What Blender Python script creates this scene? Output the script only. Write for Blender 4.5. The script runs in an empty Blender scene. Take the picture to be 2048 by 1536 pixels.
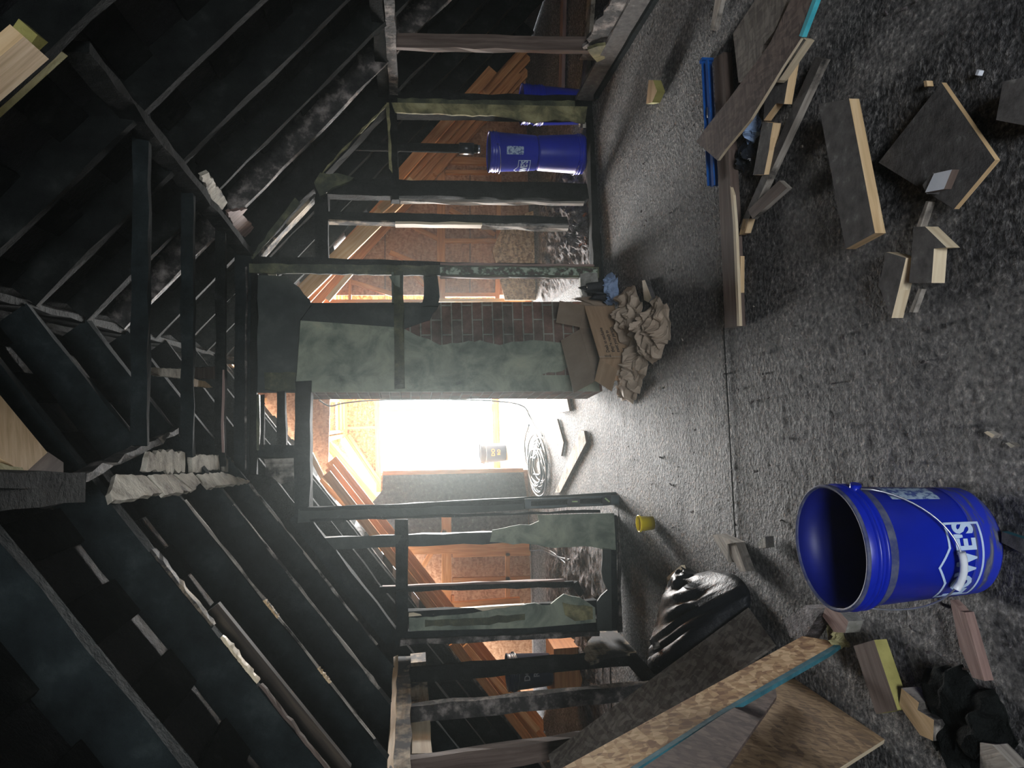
import bpy, bmesh, math, random
from mathutils import Vector, Matrix, noise
random.seed(7)
sc = bpy.context.scene
COL = sc.collection
PI = math.pi
# ---------------------------------------------------------------- camera
F_PX = 1420.0
CAM_H = 1.39
_Y = Vector((-43, -207, 1420)).normalized()          # world +Y seen in camera space (right, down, forward)
_d = Vector((.02, 1, 0)); _d.z = -(_d.x*_Y.x+_d.y*_Y.y)/_Y.z; _d.normalize()
_Z = -_d
_X = _Y.cross(_Z)
CAMP = Vector((0, 0, CAM_H))
def w2(c): return Vector((_X.dot(c), _Y.dot(c), _Z.dot(c)))
cam_d = bpy.data.cameras.new('camera'); cam = bpy.data.objects.new('camera', cam_d); COL.objects.link(cam)
cam_d.sensor_width = 36; cam_d.lens = F_PX/2048*36; cam_d.clip_start = .05; cam_d.clip_end = 200
cr, cd, cf = w2(Vector((1, 0, 0))), w2(Vector((0, 1, 0))), w2(Vector((0, 0, 1)))
# the phone was held sideways: the frame's right is the world's down
mx = Matrix((cd, cr, -cf)).transposed().to_4x4(); mx.translation = CAMP
cam.matrix_world = mx
sc.camera = cam
# ---------------------------------------------------------------- light
sc.view_settings.view_transform = 'Standard'; sc.view_settings.look = 'None'
sc.view_settings.gamma = 1; sc.view_settings.use_curve_mapping = False
sc.view_settings.exposure = 0.8
wd = bpy.data.worlds.new('world'); sc.world = wd; wd.use_nodes = True
wd.node_tree.nodes['Background'].inputs[0].default_value = (.86, .93, 1, 1)
wd.node_tree.nodes['Background'].inputs[1].default_value = 5
def area(name, loc, rot, sx, sy, power, color):
    l = bpy.data.lights.new(name, 'AREA'); l.shape = 'RECTANGLE'; l.size = sx; l.size_y = sy
    l.energy = power; l.color = color
    o = bpy.data.objects.new(name, l); o.location = loc; o.rotation_euler = rot; COL.objects.link(o); return o
# daylight through the tall opening at the far end and through the gable window behind the camera
area('daylight_far_opening', (.2, 11.6, 1.0), (-PI/2, 0, 0), 2.7, 1.9, 1350, (1, .985, .96))
area('daylight_rear_window', (.1, -2.75, 1.35), (PI/2, 0, 0), 1.1, 1.0, 66, (.9, .94, 1))
# ---------------------------------------------------------------- pixel helpers (2048x1536 photo coordinates to the place they show)
def ray(x, y): return w2(Vector((1536-y-768, x-1024, F_PX)))
def hit(x, y, p, n):
    r = ray(x, y); n = Vector(n); return CAMP + r*((Vector(p)-CAMP).dot(n)/r.dot(n))
def FL(x, y, z=0.): return hit(x, y, (0, 0, z), (0, 0, 1))
PN = Vector((-.116, 1, 0)).normalized(); PE = Vector((1, .116, 0)).normalized()
def PT(x, y, o=0.): return hit(x, y, (0, 4.82+o, 0), PN)     # the stud partition
def XX(x, y, X): return hit(x, y, (X, 0, 0), (1, 0, 0))
def YY(x, y, Y): return hit(x, y, (0, Y, 0), (0, 1, 0))
ZC = 2.45
RL = Vector((-.74, 0, 1)); RR = Vector((.915, 0, 1))
def SL(x, y, o=0.): return hit(x, y, (-1.6, 0, 1.5+o), RL)
def SR(x, y, o=0.): return hit(x, y, (2.22, 0, 1.46+o), RR)
def zl(x): return 1.5+.74*(x+1.6)
def zr(x): return 1.46+.915*(2.22-x)
RX = (1.46+.915*2.22-1.5-.74*1.6)/(.74+.915); RZ = zl(RX)
# ---------------------------------------------------------------- materials
def newmat(name):
    m = bpy.data.materials.new(name); m.use_nodes = True
    nt = m.node_tree; b = nt.nodes['Principled BSDF']; return m, nt, b
def N(nt, t, **k):
    n = nt.nodes.new(t)
    for a, v in k.items(): setattr(n, a, v)
    return n
def ramp(nt, stops, src):
    r = N(nt, 'ShaderNodeValToRGB'); e = r.color_ramp.elements
    while len(e) > 1: e.remove(e[-1])
    e[0].position = stops[0][0]; e[0].color = (*stops[0][1], 1)
    for p, c in stops[1:]:
        q = e.new(p); q.color = (*c, 1)
    nt.links.new(src, r.inputs[0]); return r.outputs[0]
def coords(nt, scale=(1, 1, 1)):
    tc = N(nt, 'ShaderNodeTexCoord'); mp = N(nt, 'ShaderNodeMapping'); mp.inputs['Scale'].default_value = scale
    nt.links.new(tc.outputs['Object'], mp.inputs[0]); return mp.outputs[0]
def noisetex(nt, vec, scale, detail=6, rough=.6, dist=0.):
    n = N(nt, 'ShaderNodeTexNoise'); n.inputs['Scale'].default_value = scale; n.inputs['Detail'].default_value = detail
    n.inputs['Roughness'].default_value = rough; n.inputs['Distortion'].default_value = dist
    nt.links.new(vec, n.inputs['Vector']); return n.outputs['Fac']
def bump(nt, b, src, st, dist=.01):
    bp = N(nt, 'ShaderNodeBump'); bp.inputs['Strength'].default_value = st; bp.inputs['Distance'].default_value = dist
    nt.links.new(src, bp.inputs['Height']); nt.links.new(bp.outputs[0], b.inputs['Normal'])
def mat(name, stops, scale=8, stretch=(1, 1, 1), rough=.8, bst=.3, bdist=.01, bscale=None, dist=0., detail=6, spec=.5):
    m, nt, b = newmat(name)
    v = coords(nt, stretch)
    f = noisetex(nt, v, scale, detail, .62, dist)
    nt.links.new(ramp(nt, stops, f), b.inputs['Base Color'])
    b.inputs['Roughness'].default_value = rough
    b.inputs['Specular IOR Level'].default_value = spec
    g = noisetex(nt, v, bscale or scale*3, 5, .7)
    bump(nt, b, g, bst, bdist)
    return m
M = {}
def wood(name, dark, mid, light, rough=.7, bst=.25, soot=0.):
    """long-grain wood; UV.y runs along the piece"""
    m, nt, b = newmat(name)
    tc = N(nt, 'ShaderNodeTexCoord'); mp = N(nt, 'ShaderNodeMapping'); mp.inputs['Scale'].default_value = (26, 1.6, 1)
    nt.links.new(tc.outputs['UV'], mp.inputs[0])
    f = noisetex(nt, mp.outputs[0], 1.6, 6, .6, .5)
    c = ramp(nt, [(.3, dark), (.5, mid), (.7, light)], f)
    if soot:
        v = coords(nt); g = noisetex(nt, v, 5, 7, .65)
        r2 = ramp(nt, [(max(0, .62-soot*.5), (0, 0, 0)), (.72-soot*.4, (1, 1, 1))], g)
        mix = N(nt, 'ShaderNodeMix', data_type='RGBA'); nt.links.new(r2, mix.inputs[0])
        nt.links.new(c, mix.inputs[6]); mix.inputs[7].default_value = (.022, .02, .018, 1)
        c = mix.outputs[2]
    nt.links.new(c, b.inputs['Base Color']); b.inputs['Roughness'].default_value = rough
    bump(nt, b, f, bst, .004)
    M[name] = m; return m
wood('pine', (.42, .27, .13), (.62, .43, .23), (.74, .56, .34))
wood('pine_pale', (.55, .42, .26), (.68, .56, .38), (.8, .7, .52))
wood('orange_pine', (.50, .20, .065), (.66, .29, .10), (.78, .40, .17))
wood('orange_pine_bright', (.66, .36, .14), (.8, .5, .22), (.9, .66, .36))
M['sooty_board'] = mat('sooty_board', [(.3, (.05, .046, .044)), (.5, (.095, .088, .083)), (.62, (.12, .112, .106)), (.72, (.24, .23, .22))], 26, (1, 1, 1), .9, .5, .006, 60)
wood('brown_board', (.07, .045, .035), (.12, .085, .068), (.19, .14, .115), rough=.85)
wood('weathered', (.16, .14, .12), (.36, .32, .27), (.55, .5, .43), rough=.9, bst=.8, soot=.25)
wood('scorched_edge', (.25, .17, .1), (.46, .36, .24), (.62, .52, .38), rough=.85, bst=.6, soot=.45)
wood('sister_brown', (.02, .014, .01), (.035, .025, .017), (.07, .05, .032), rough=.85)
wood('red_wood', (.13, .075, .06), (.25, .16, .135), (.36, .26, .22), rough=.85, bst=.6)
M['char'] = mat('char', [(.3, (.003, .0035, .0035)), (.55, (.009, .0105, .01)), (.72, (.024, .027, .025)), (.86, (.06, .06, .056))], 7, (1, 1, 1), .9, .9, .012, 38, spec=.06)
M['char_teal'] = mat('char_teal', [(.3, (.005, .007, .0075)), (.55, (.013, .018, .019)), (.75, (.03, .038, .038)), (.9, (.08, .09, .08))], 7, (1, 1, 1), .9, .7, .01, 30, spec=.06)
M['char_green'] = mat('char_green', [(.35, (.018, .022, .015)), (.52, (.06, .068, .038)), (.66, (.15, .15, .075)), (.8, (.3, .29, .16))], 6, (1, 1, 1), .75, .9, .012, 30)
M['char_ash'] = mat('char_ash', [(.36, (.01, .01, .01)), (.5, (.05, .046, .042)), (.6, (.24, .21, .19)), (.75, (.5, .45, .4))], 9, (1, 1, 1), .8, 1., .015, 40)
M['roof_boards'] = mat('roof_boards', [(.4, (.004, .004, .005)), (.62, (.011, .012, .013)), (.78, (.05, .048, .046))], 5, (1, 1, 1), .6, .8, .02, 20)
M['plaster_green'] = mat('plaster_green', [(.3, (.08, .1, .08)), (.46, (.2, .235, .18)), (.6, (.31, .34, .25)), (.8, (.44, .44, .31))], 5, (1, 1, 1), .8, .6, .01, 22, dist=.6)
M['plaster_yellow'] = mat('plaster_yellow', [(.3, (.035, .035, .02)), (.47, (.16, .15, .07)), (.6, (.34, .31, .15)), (.8, (.5, .46, .27))], 6, (1, 1, 1), .8, .7, .01, 26, dist=.5)
M['plaster_soot'] = mat('plaster_soot', [(.3, (.018, .024, .022)), (.55, (.04, .05, .045)), (.8, (.09, .1, .085))], 4, (1, 1, 1), .75, .5, .01, 18)
M['paint_chipped'] = mat('paint_chipped', [(.44, (.05, .035, .025)), (.5, (.1, .14, .09)), (.56, (.34, .4, .3)), (.75, (.45, .5, .4))], 26, (1, 1, 1), .7, .6, .006, 40)
M['debris'] = mat('debris', [(.35, (.02, .017, .015)), (.5, (.12, .1, .1)), (.62, (.3, .27, .27)), (.78, (.5, .45, .45))], 14, (1, 1, 1), .9, 1.5, .04, 30)
M['rust_bits'] = mat('rust_bits', [(.4, (.05, .02, .012)), (.6, (.3, .08, .03)), (.8, (.45, .16, .08))], 30, (1, 1, 1), .9, 1., .01)
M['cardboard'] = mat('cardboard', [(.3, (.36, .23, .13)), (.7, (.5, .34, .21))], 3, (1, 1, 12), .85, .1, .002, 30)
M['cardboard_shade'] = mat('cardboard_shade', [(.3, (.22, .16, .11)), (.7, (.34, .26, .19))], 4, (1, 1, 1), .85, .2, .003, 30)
M['kraft'] = mat('kraft', [(.3, (.38, .29, .21)), (.7, (.52, .42, .32))], 6, (1, 1, 1), .8, .35, .005, 14)
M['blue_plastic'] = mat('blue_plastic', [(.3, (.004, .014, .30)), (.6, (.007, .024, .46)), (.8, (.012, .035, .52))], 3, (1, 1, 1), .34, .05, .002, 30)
M['blue_inside_shade'] = mat('blue_inside_shade', [(.3, (.003, .007, .1)), (.6, (.005, .012, .2))], 3, (1, 1, 1), .5, .05, .002, 30)  # bucket blue made darker: the shade inside is put into the colour
M['rim_dust'] = mat('rim_dust', [(.4, (.03, .04, .13)), (.7, (.12, .13, .17))], 30, (1, 1, 1), .8, .3, .002)
M['dust_smear'] = mat('dust_smear', [(.5, (.007, .024, .44)), (.6, (.05, .06, .16)), (.72, (.2, .2, .17))], 9, (1, 1, 5), .85, .3, .002, dist=.8)
M['white_print'] = mat('white_print', [(.3, (.42, .56, .78)), (.7, (.55, .68, .86))], 9, (1, 1, 1), .5, .05)
M['label_print'] = mat('label_print', [(.44, (.05, .09, .3)), (.52, (.36, .48, .62)), (.8, (.5, .6, .72))], 60, (1, 1, 1), .6, .05)
M['black_plastic'] = mat('black_plastic', [(.3, (.01, .012, .016)), (.7, (.026, .03, .036))], 3, (1, 1, 1), .3, .5, .01, 9)
M['bag_black'] = mat('bag_black', [(.3, (.003, .004, .006)), (.7, (.009, .011, .015))], 4, (1, 1, 1), .5, .6, .012, 9, spec=.25)
M['navy_plastic'] = mat('navy_plastic', [(.3, (.01, .016, .045)), (.7, (.02, .03, .075))], 3, (1, 1, 1), .4, .1)
M['black_print'] = mat('black_print', [(.3, (.035, .025, .02)), (.7, (.06, .045, .035))], 9, (1, 1, 1), .8, .05)
M['orange_print'] = mat('orange_print', [(.3, (.8, .28, .05)), (.7, (.9, .4, .1))], 9, (1, 1, 1), .6, .05)
M['grey_print'] = mat('grey_print', [(.3, (.42, .44, .48)), (.7, (.58, .6, .64))], 9, (1, 1, 1), .6, .05)
M['steel'] = mat('steel', [(.3, (.4, .42, .46)), (.7, (.6, .62, .66))], 20, (1, 1, 1), .35, .1); M['steel'].node_tree.nodes['Principled BSDF'].inputs['Metallic'].default_value = .8
M['grip_white'] = mat('grip_white', [(.3, (.62, .66, .72)), (.7, (.78, .8, .84))], 9, (1, 1, 1), .4, .05)
M['level_blue'] = mat('level_blue', [(.3, (.004, .055, .26)), (.7, (.01, .11, .4))], 12, (1, 1, 1), .4, .1)
M['level_teal'] = mat('level_teal', [(.3, (.03, .05, .055)), (.7, (.07, .1, .105))], 8, (1, 1, 1), .5, .1)
M['vial_green'] = mat('vial_green', [(.3, (.45, .6, .3)), (.7, (.6, .75, .4))], 8, (1, 1, 1), .2, .0)
M['yellow_plastic'] = mat('yellow_plastic', [(.3, (.9, .66, .0)), (.7, (.98, .78, .01))], 8, (1, 1, 1), .35, .05)
M['pale_blue_rag'] = mat('pale_blue_rag', [(.3, (.2, .3, .48)), (.7, (.33, .44, .64))], 8, (1, 1, 1), .75, .3)
M['cord_grey'] = mat('cord_grey', [(.3, (.05, .065, .075)), (.7, (.11, .13, .15))], 8, (1, 1, 1), .5, .1)
M['mineral'] = mat('mineral', [(.4, (.2, .2, .17)), (.7, (.42, .4, .36))], 20, (1, 1, 1), .95, 1.)
M['teal_paint'] = mat('teal_paint', [(.4, (.02, .11, .14)), (.7, (.05, .22, .27))], 20, (1, 1, 1), .7, .2)
M['cyan_paint'] = mat('cyan_paint', [(.4, (.05, .42, .5)), (.7, (.1, .6, .68))], 20, (1, 1, 1), .7, .2)
M['yellow_wood'] = mat('yellow_wood', [(.3, (.22, .2, .05)), (.7, (.42, .38, .12))], 9, (1, 1, 1), .8, .4)
M['insulation'] = mat('insulation', [(.3, (.3, .26, .1)), (.7, (.6, .55, .3))], 20, (1, 1, 1), .95, 1., .02)
def osb(name, base, light, dark):
    m, nt, b = newmat(name)
    v = coords(nt, (1, 1, 1))
    nz = N(nt, 'ShaderNodeTexNoise'); nz.inputs['Scale'].default_value = 5; nt.links.new(v, nz.inputs['Vector'])
    va = N(nt, 'ShaderNodeVectorMath', operation='MULTIPLY_ADD'); va.inputs[1].default_value = (.05, .05, .05)
    nt.links.new(nz.outputs['Color'], va.inputs[0]); nt.links.new(v, va.inputs[2])
    outs = []
    for sx, sy in ((20, 85), (78, 24)):
        mp = N(nt, 'ShaderNodeMapping'); mp.inputs['Scale'].default_value = (sx, sy, (sx+sy)*.4); mp.inputs['Rotation'].default_value = (.3, .4, sx*.3)
        nt.links.new(va.outputs[0], mp.inputs[0])
        vo = N(nt, 'ShaderNodeTexVoronoi'); vo.inputs['Scale'].default_value = 1
        nt.links.new(mp.outputs[0], vo.inputs['Vector']); outs.append(vo)
    sep = N(nt, 'ShaderNodeSeparateColor'); nt.links.new(outs[0].outputs['Color'], sep.inputs[0])
    sep2 = N(nt, 'ShaderNodeSeparateColor'); nt.links.new(outs[1].outputs['Color'], sep2.inputs[0])
    mm = N(nt, 'ShaderNodeMath', operation='ADD'); nt.links.new(sep.outputs[0], mm.inputs[0]); nt.links.new(sep2.outputs[0], mm.inputs[1])
    m2 = N(nt, 'ShaderNodeMath', operation='MULTIPLY'); nt.links.new(mm.outputs[0], m2.inputs[0]); m2.inputs[1].default_value = .5
    nt.links.new(ramp(nt, [(.15, dark), (.45, base), (.85, light)], m2.outputs[0]), b.inputs['Base Color'])
    b.inputs['Roughness'].default_value = .75; bump(nt, b, m2.outputs[0], .25, .003)
    M[name] = m
osb('osb', (.48, .28, .12), (.78, .55, .3), (.24, .115, .045))
osb('osb_orange', (.46, .23, .11), (.58, .33, .18), (.34, .15, .065))
osb('osb_dirty', (.115, .098, .08), (.19, .165, .14), (.07, .058, .048))
osb('osb_brown', (.1, .068, .055), (.17, .12, .1), (.06, .04, .034))
osb('osb_rust', (.27, .17, .08), (.4, .27, .14), (.15, .09, .045))
def floor_mat():
    m, nt, b = newmat('sooty_floor')
    v = coords(nt)
    big = noisetex(nt, v, 1.2, 6, .6)
    fine = noisetex(nt, v, 62, 3, .6)
    a = ramp(nt, [(.3, (.10, .10, .105)), (.5, (.17, .167, .165)), (.72, (.28, .272, .265))], big)
    c = ramp(nt, [(.36, (.22, .22, .22)), (.46, (.7, .7, .7)), (.55, (1.1, 1.08, 1.05)), (.62, (1.6, 1.55, 1.5)), (.72, (3.2, 3.1, 2.9))], fine)
    mx_ = N(nt, 'ShaderNodeMix', data_type='RGBA', blend_type='MULTIPLY'); mx_.inputs[0].default_value = 1
    nt.links.new(a, mx_.inputs[6]); nt.links.new(c, mx_.inputs[7])
    nt.links.new(mx_.outputs[2], b.inputs['Base Color'])
    b.inputs['Roughness'].default_value = .8; b.inputs['Specular IOR Level'].default_value = .4
    # grit, scuffs and lumps
    mp = N(nt, 'ShaderNodeMapping'); mp.inputs['Scale'].default_value = (1, 1.7, 1); nt.links.new(v, mp.inputs[0])
    l1 = noisetex(nt, mp.outputs[0], 14, 10, .85, .3); l2 = noisetex(nt, mp.outputs[0], 55, 5, .7)
    ad = N(nt, 'ShaderNodeMath', operation='MULTIPLY_ADD'); nt.links.new(l2, ad.inputs[0]); ad.inputs[1].default_value = .35; nt.links.new(l1, ad.inputs[2])
    hr = ramp(nt, [(.35, (0, 0, 0)), (.5, (.4, .4, .4)), (.68, (1, 1, 1))], fine)
    ad2 = N(nt, 'ShaderNodeMath', operation='ADD'); nt.links.new(ad.outputs[0], ad2.inputs[0]); nt.links.new(hr, ad2.inputs[1])
    bump(nt, b, ad2.outputs[0], 1., .016)
    M['sooty_floor'] = m
floor_mat()
def plank_floor_mat():
    m, nt, b = newmat('plank_floor')
    v = coords(nt)
    br = N(nt, 'ShaderNodeTexBrick'); br.inputs['Scale'].default_value = 1; br.inputs['Brick Width'].default_value = 2.2; br.inputs['Row Height'].default_value = .14
    br.inputs['Mortar Size'].default_value = .004; br.inputs['Color1'].default_value = (.2, .17, .15, 1); br.inputs['Color2'].default_value = (.28, .24, .2, 1); br.inputs['Mortar'].default_value = (.03, .025, .02, 1)
    mp = N(nt, 'ShaderNodeMapping'); mp.inputs['Rotation'].default_value = (0, 0, 1.75); nt.links.new(v, mp.inputs[0]); nt.links.new(mp.outputs[0], br.inputs['Vector'])
    nt.links.new(br.outputs['Color'], b.inputs['Base Color']); b.inputs['Roughness'].default_value = .5
    M['plank_floor'] = m
plank_floor_mat()
def brick_mat():
    m, nt, b = newmat('old_brick')
    tc = N(nt, 'ShaderNodeTexCoord'); br = N(nt, 'ShaderNodeTexBrick'); br.inputs['Scale'].default_value = 1
    br.inputs['Brick Width'].default_value = .21; br.inputs['Row Height'].default_value = .072; br.inputs['Mortar Size'].default_value = .007; br.inputs['Mortar Smooth'].default_value = .4
    br.inputs['Color1'].default_value = (.21, .115, .09, 1); br.inputs['Color2'].default_value = (.15, .13, .11, 1); br.inputs['Mortar'].default_value = (.3, .3, .26, 1)
    nt.links.new(tc.outputs['UV'], br.inputs['Vector'])
    v = coords(nt); g = noisetex(nt, v, 5, 7, .7)
    c = ramp(nt, [(.35, (.4, .42, .4)), (.65, (1.2, 1.15, 1.1))], g)
    mx_ = N(nt, 'ShaderNodeMix', data_type='RGBA', blend_type='MULTIPLY'); mx_.inputs[0].default_value = 1
    nt.links.new(br.outputs['Color'], mx_.inputs[6]); nt.links.new(c, mx_.inputs[7]); nt.links.new(mx_.outputs[2], b.inputs['Base Color'])
    b.inputs['Roughness'].default_value = .9
    iv = N(nt, 'ShaderNodeMath', operation='SUBTRACT'); iv.inputs[0].default_value = 1; nt.links.new(br.outputs['Fac'], iv.inputs[1])
    ad = N(nt, 'ShaderNodeMath', operation='ADD'); nt.links.new(iv.outputs[0], ad.inputs[0]); nt.links.new(g, ad.inputs[1])
    bump(nt, b, ad.outputs[0], .7, .012)
    M['old_brick'] = m
brick_mat()
# ---------------------------------------------------------------- object helpers
def link(name, me, mats, parent=None, smooth=False):
    o = bpy.data.objects.new(name, me); COL.objects.link(o)
    for k in (mats if isinstance(mats, (list, tuple)) else [mats]): me.materials.append(M[k])
    if parent is not None:
        o.parent = parent; o.matrix_parent_inverse = parent.matrix_basis.inverted()
    if smooth:
        for p in me.polygons: p.use_smooth = True
    return o
def obj(name, bm, mats, parent=None, smooth=False):
    me = bpy.data.meshes.new(name)
    bmesh.ops.recalc_face_normals(bm, faces=bm.faces[:])
    bm.to_mesh(me); bm.free(); return link(name, me, mats, parent, smooth)
def tag(o, label, cat, group=None, kind=None):
    o['label'] = label; o['category'] = cat
    if group: o['group'] = group
    if kind: o['kind'] = kind
    return o
def struct(name, loc=(0, 0, 0)):
    o = bpy.data.objects.new(name, None); o.location = loc; COL.objects.link(o); o['kind'] = 'structure'; return o
def empty(name, loc, label, cat, group=None):
    o = bpy.data.objects.new(name, None); o.location = loc; COL.objects.link(o); return tag(o, label, cat, group)
def add_beam(bm, a, b, side, w, t, jit=0., n=None, mi=0, taper=1., bow=0.):
    """box from a to b; w across 'side', t across the other way; jit roughens it"""
    a, b, side = Vector(a), Vector(b), Vector(side)
    d = b-a; L = d.length; d.normalize()
    s = (side-d*side.dot(d)).normalized(); u = d.cross(s)
    if n is None: n = max(1, int(L/.12)) if (jit or bow) else 1
    uvl = bm.loops.layers.uv.verify(); rings = []
    cs = [(-1, -1), (1, -1), (1, 1), (-1, 1)]; off = random.random()*50
    for i in range(n+1):
        f = i/n; k = 1+(taper-1)*f
        c = a+d*L*f+u*bow*math.sin(PI*f); r = []
        for x, y in cs:
            p = c+s*x*w/2*k+u*y*t/2*k
            if jit: p = p+Vector([random.gauss(0, 1) for _ in 'xyz'])*jit
            r.append(bm.verts.new(p))
        rings.append(r)
    def uv(f, vals):
        for l, q in zip(f.loops, vals): l[uvl].uv = q
    wid = [w, t, w, t]
    for i in range(n):
        acc = off
        for k in range(4):
            j = (k+1) % 4
            f = bm.faces.new((rings[i][k], rings[i][j], rings[i+1][j], rings[i+1][k])); f.material_index = mi if isinstance(mi, int) else mi[k]
            v0, v1 = L*i/n+off, L*(i+1)/n+off
            uv(f, [(acc, v0), (acc+wid[k], v0), (acc+wid[k], v1), (acc, v1)]); acc += wid[k]
    e = mi if isinstance(mi, int) else mi[4]
    for r, v in ((rings[0], 0), (rings[-1], 3)):
        f = bm.faces.new(r); f.material_index = e; uv(f, [(off, v), (off+w, v), (off+w, v+t), (off, v+t)])
    return rings
def beam(name, a, b, side, w, t, m, parent=None, **k):
    bm = bmesh.new(); add_beam(bm, a, b, side, w, t, **k); return obj(name, bm, m, parent)
def ragged(pts, edges, amp, step=.05):
    """subdivide the listed polygon edges and roughen them in the polygon's plane"""
    out = []; n = len(pts)
    nrm = Vector((0, 0, 0))
    for i in range(n): nrm += pts[i].cross(pts[(i+1) % n])
    nrm.normalize()
    for i in range(n):
        a, b = pts[i], pts[(i+1) % n]; out.append(a)
        if edges is None or i in edges:
            k = max(1, int((b-a).length/step)); t = (b-a).normalized(); q = nrm.cross(t)
            for j in range(1, k):
                out.append(a.lerp(b, j/k)+q*random.gauss(0, amp)+t*random.gauss(0, amp*.4))
    return out
def add_slab(bm, pts, ext, mi_top=0, mi_side=0, uvs=None):
    pts = [Vector(p) for p in pts]; ext = Vector(ext)
    uvl = bm.loops.layers.uv.verify()
    nrm = Vector((0, 0, 0)); n = len(pts); c0 = pts[0]
    for i in range(n): nrm += (pts[i]-c0).cross(pts[(i+1) % n]-c0)
    nrm.normalize()
    # long axis for grain
    best = max(((pts[(i+1) % n]-pts[i]) for i in range(n)), key=lambda v: v.length).normalized()
    ax = uvs or (best.cross(nrm), best)
    A = [bm.verts.new(p) for p in pts]; B = [bm.verts.new(p+ext) for p in pts]
    def setuv(f):
        for l in f.loops:
            q = l.vert.co; l[uvl].uv = (q.dot(ax[0]), q.dot(ax[1]))
    f = bm.faces.new(A); f.material_index = mi_top; setuv(f)
    f = bm.faces.new(B[::-1]); f.material_index = mi_top; setuv(f)
    el = ext.length
    for i in range(n):
        j = (i+1) % n
        f = bm.faces.new((A[i], B[i], B[j], A[j])); f.material_index = mi_side
        L = (pts[j]-pts[i]).length; o = random.random()*9
        for l, q in zip(f.loops, [(o, o), (o+el, o), (o+el, o+L), (o, o+L)]): l[uvl].uv = q
def slab(name, pts, ext, m, parent=None, uvs=None):
    bm = bmesh.new(); add_slab(bm, pts, ext, 0, 1 if isinstance(m, (list, tuple)) and len(m) > 1 else 0, uvs)
    return obj(name, bm, m, parent)
def add_lathe(bm, prof, n=40, mi=None, cx=0, cy=0, tf=None):
    rings = []
    for r, z in prof:
        rings.append([bm.verts.new(Vector((cx+r*math.cos(2*PI*k/n), cy+r*math.sin(2*PI*k/n), z))) for k in range(n)] if r > 1e-6 else [bm.verts.new(Vector((cx, cy, z)))])
    for i in range(len(prof)-1):
        A, B = rings[i], rings[i+1]
        for k in range(n):
            j = (k+1) % n
            if len(A) == 1 and len(B) == 1: continue
            if len(A) == 1: f = bm.faces.new((A[0], B[j], B[k]))
            elif len(B) == 1: f = bm.faces.new((A[k], A[j], B[0]))
            else: f = bm.faces.new((A[k], A[j], B[j], B[k]))
            f.smooth = True
            if mi: f.material_index = mi[i]
def add_tube(bm, pts, r, n=8, closed=False):
    pts = [Vector(p) for p in pts]; rings = []; m = len(pts); prev = None
    for i, p in enumerate(pts):
        t = (pts[min(i+1, m-1)]-pts[max(i-1, 0)]).normalized()
        a = prev if prev else (Vector((0, 0, 1)) if abs(t.z) < .9 else Vector((1, 0, 0)))
        s = (a-t*a.dot(t)).normalized(); prev = s; u = t.cross(s)
        rings.append([bm.verts.new(p+(s*math.cos(2*PI*k/n)+u*math.sin(2*PI*k/n))*r) for k in range(n)])
    for i in range(m-1):
        for k in range(n):
            f = bm.faces.new((rings[i][k], rings[i][(k+1) % n], rings[i+1][(k+1) % n], rings[i+1][k])); f.smooth = True
    bm.faces.new(rings[0]); bm.faces.new(rings[-1][::-1])
def tube(name, pts, r, m, parent=None, n=8):
    bm = bmesh.new(); add_tube(bm, pts, r, n); return obj(name, bm, m, parent)
def smoothpath(pts, k=8):
    pts = [Vector(p) for p in pts]; out = []; P = [pts[0]]+pts+[pts[-1]]
    for i in range(1, len(P)-2):
        for j in range(k):
            t = j/k; a, b, c, d = P[i-1], P[i], P[i+1], P[i+2]
            out.append(.5*((2*b)+(c-a)*t+(2*a-5*b+4*c-d)*t*t+(3*b-a-3*c+d)*t**3))
    out.append(pts[-1]); return out
def text_verts(s, size, bold=0.):
    cu = bpy.data.curves.new('t', 'FONT'); cu.body = s; cu.size = size; cu.extrude = .0006; cu.offset = bold; cu.align_x = 'CENTER'; cu.resolution_u = 3
    o = bpy.data.objects.new('t', cu); COL.objects.link(o)
    dg = bpy.context.evaluated_depsgraph_get(); me = bpy.data.meshes.new_from_object(o.evaluated_get(dg))
    COL.objects.unlink(o); bpy.data.objects.remove(o); return me
def text_on(name, s, size, fn, m, parent, bold=0., sub=0):
    me = text_verts(s, size, bold)
    if sub:
        bm = bmesh.new(); bm.from_mesh(me)
        bmesh.ops.triangulate(bm, faces=bm.faces[:])
        bm.to_mesh(me); bm.free()
    for v in me.vertices: v.co = fn(v.co)
    return link(name, me, m, parent)
# ================================================================ SETTING
# floor
def grid_floor(name, x0, x1, y0, y1, m):
    def lines(a, b, f0, f1, fine, coarse):
        o = []; v = a
        while v < b-1e-6: o.append(v); v += fine if f0 <= v < f1 else coarse
        return o+[b]
    xs = lines(x0, x1, -1.65, 2.25, .016, .1); ys = lines(y0, y1, .85, 4.9, .016, .08)
    bm = bmesh.new(); V = []
    for x in xs:
        r = []
        for y in ys:
            fine = -1.65 <= x <= 2.25 and .85 <= y <= 4.9
            z = noise.noise(Vector((x*5, y*5, 0)))*.003-.006
            if fine:
                near = min(1, max(.45, (4.4-y)/2.4))
                z += near*(noise.noise(Vector((x*16, y*22, 3)))*.002+noise.noise(Vector((x*48, y*56, 7)))*.004)
            r.append(bm.verts.new((x, y, z)))
        V.append(r)
    for i in range(len(xs)-1):
        for j in range(len(ys)-1): bm.faces.new((V[i][j], V[i+1][j], V[i+1][j+1], V[i][j+1])).smooth = True
    lo = [bm.verts.new((x, y, -.12)) for x, y in ((x0, y0), (x1, y0), (x1, y1), (x0, y1))]; bm.faces.new(lo)
    o = obj(name, bm, m); o['kind'] = 'structure'; return o
grid_floor('floor', -4.2, 4.4, -2.9, 8.3, 'sooty_floor')
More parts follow.
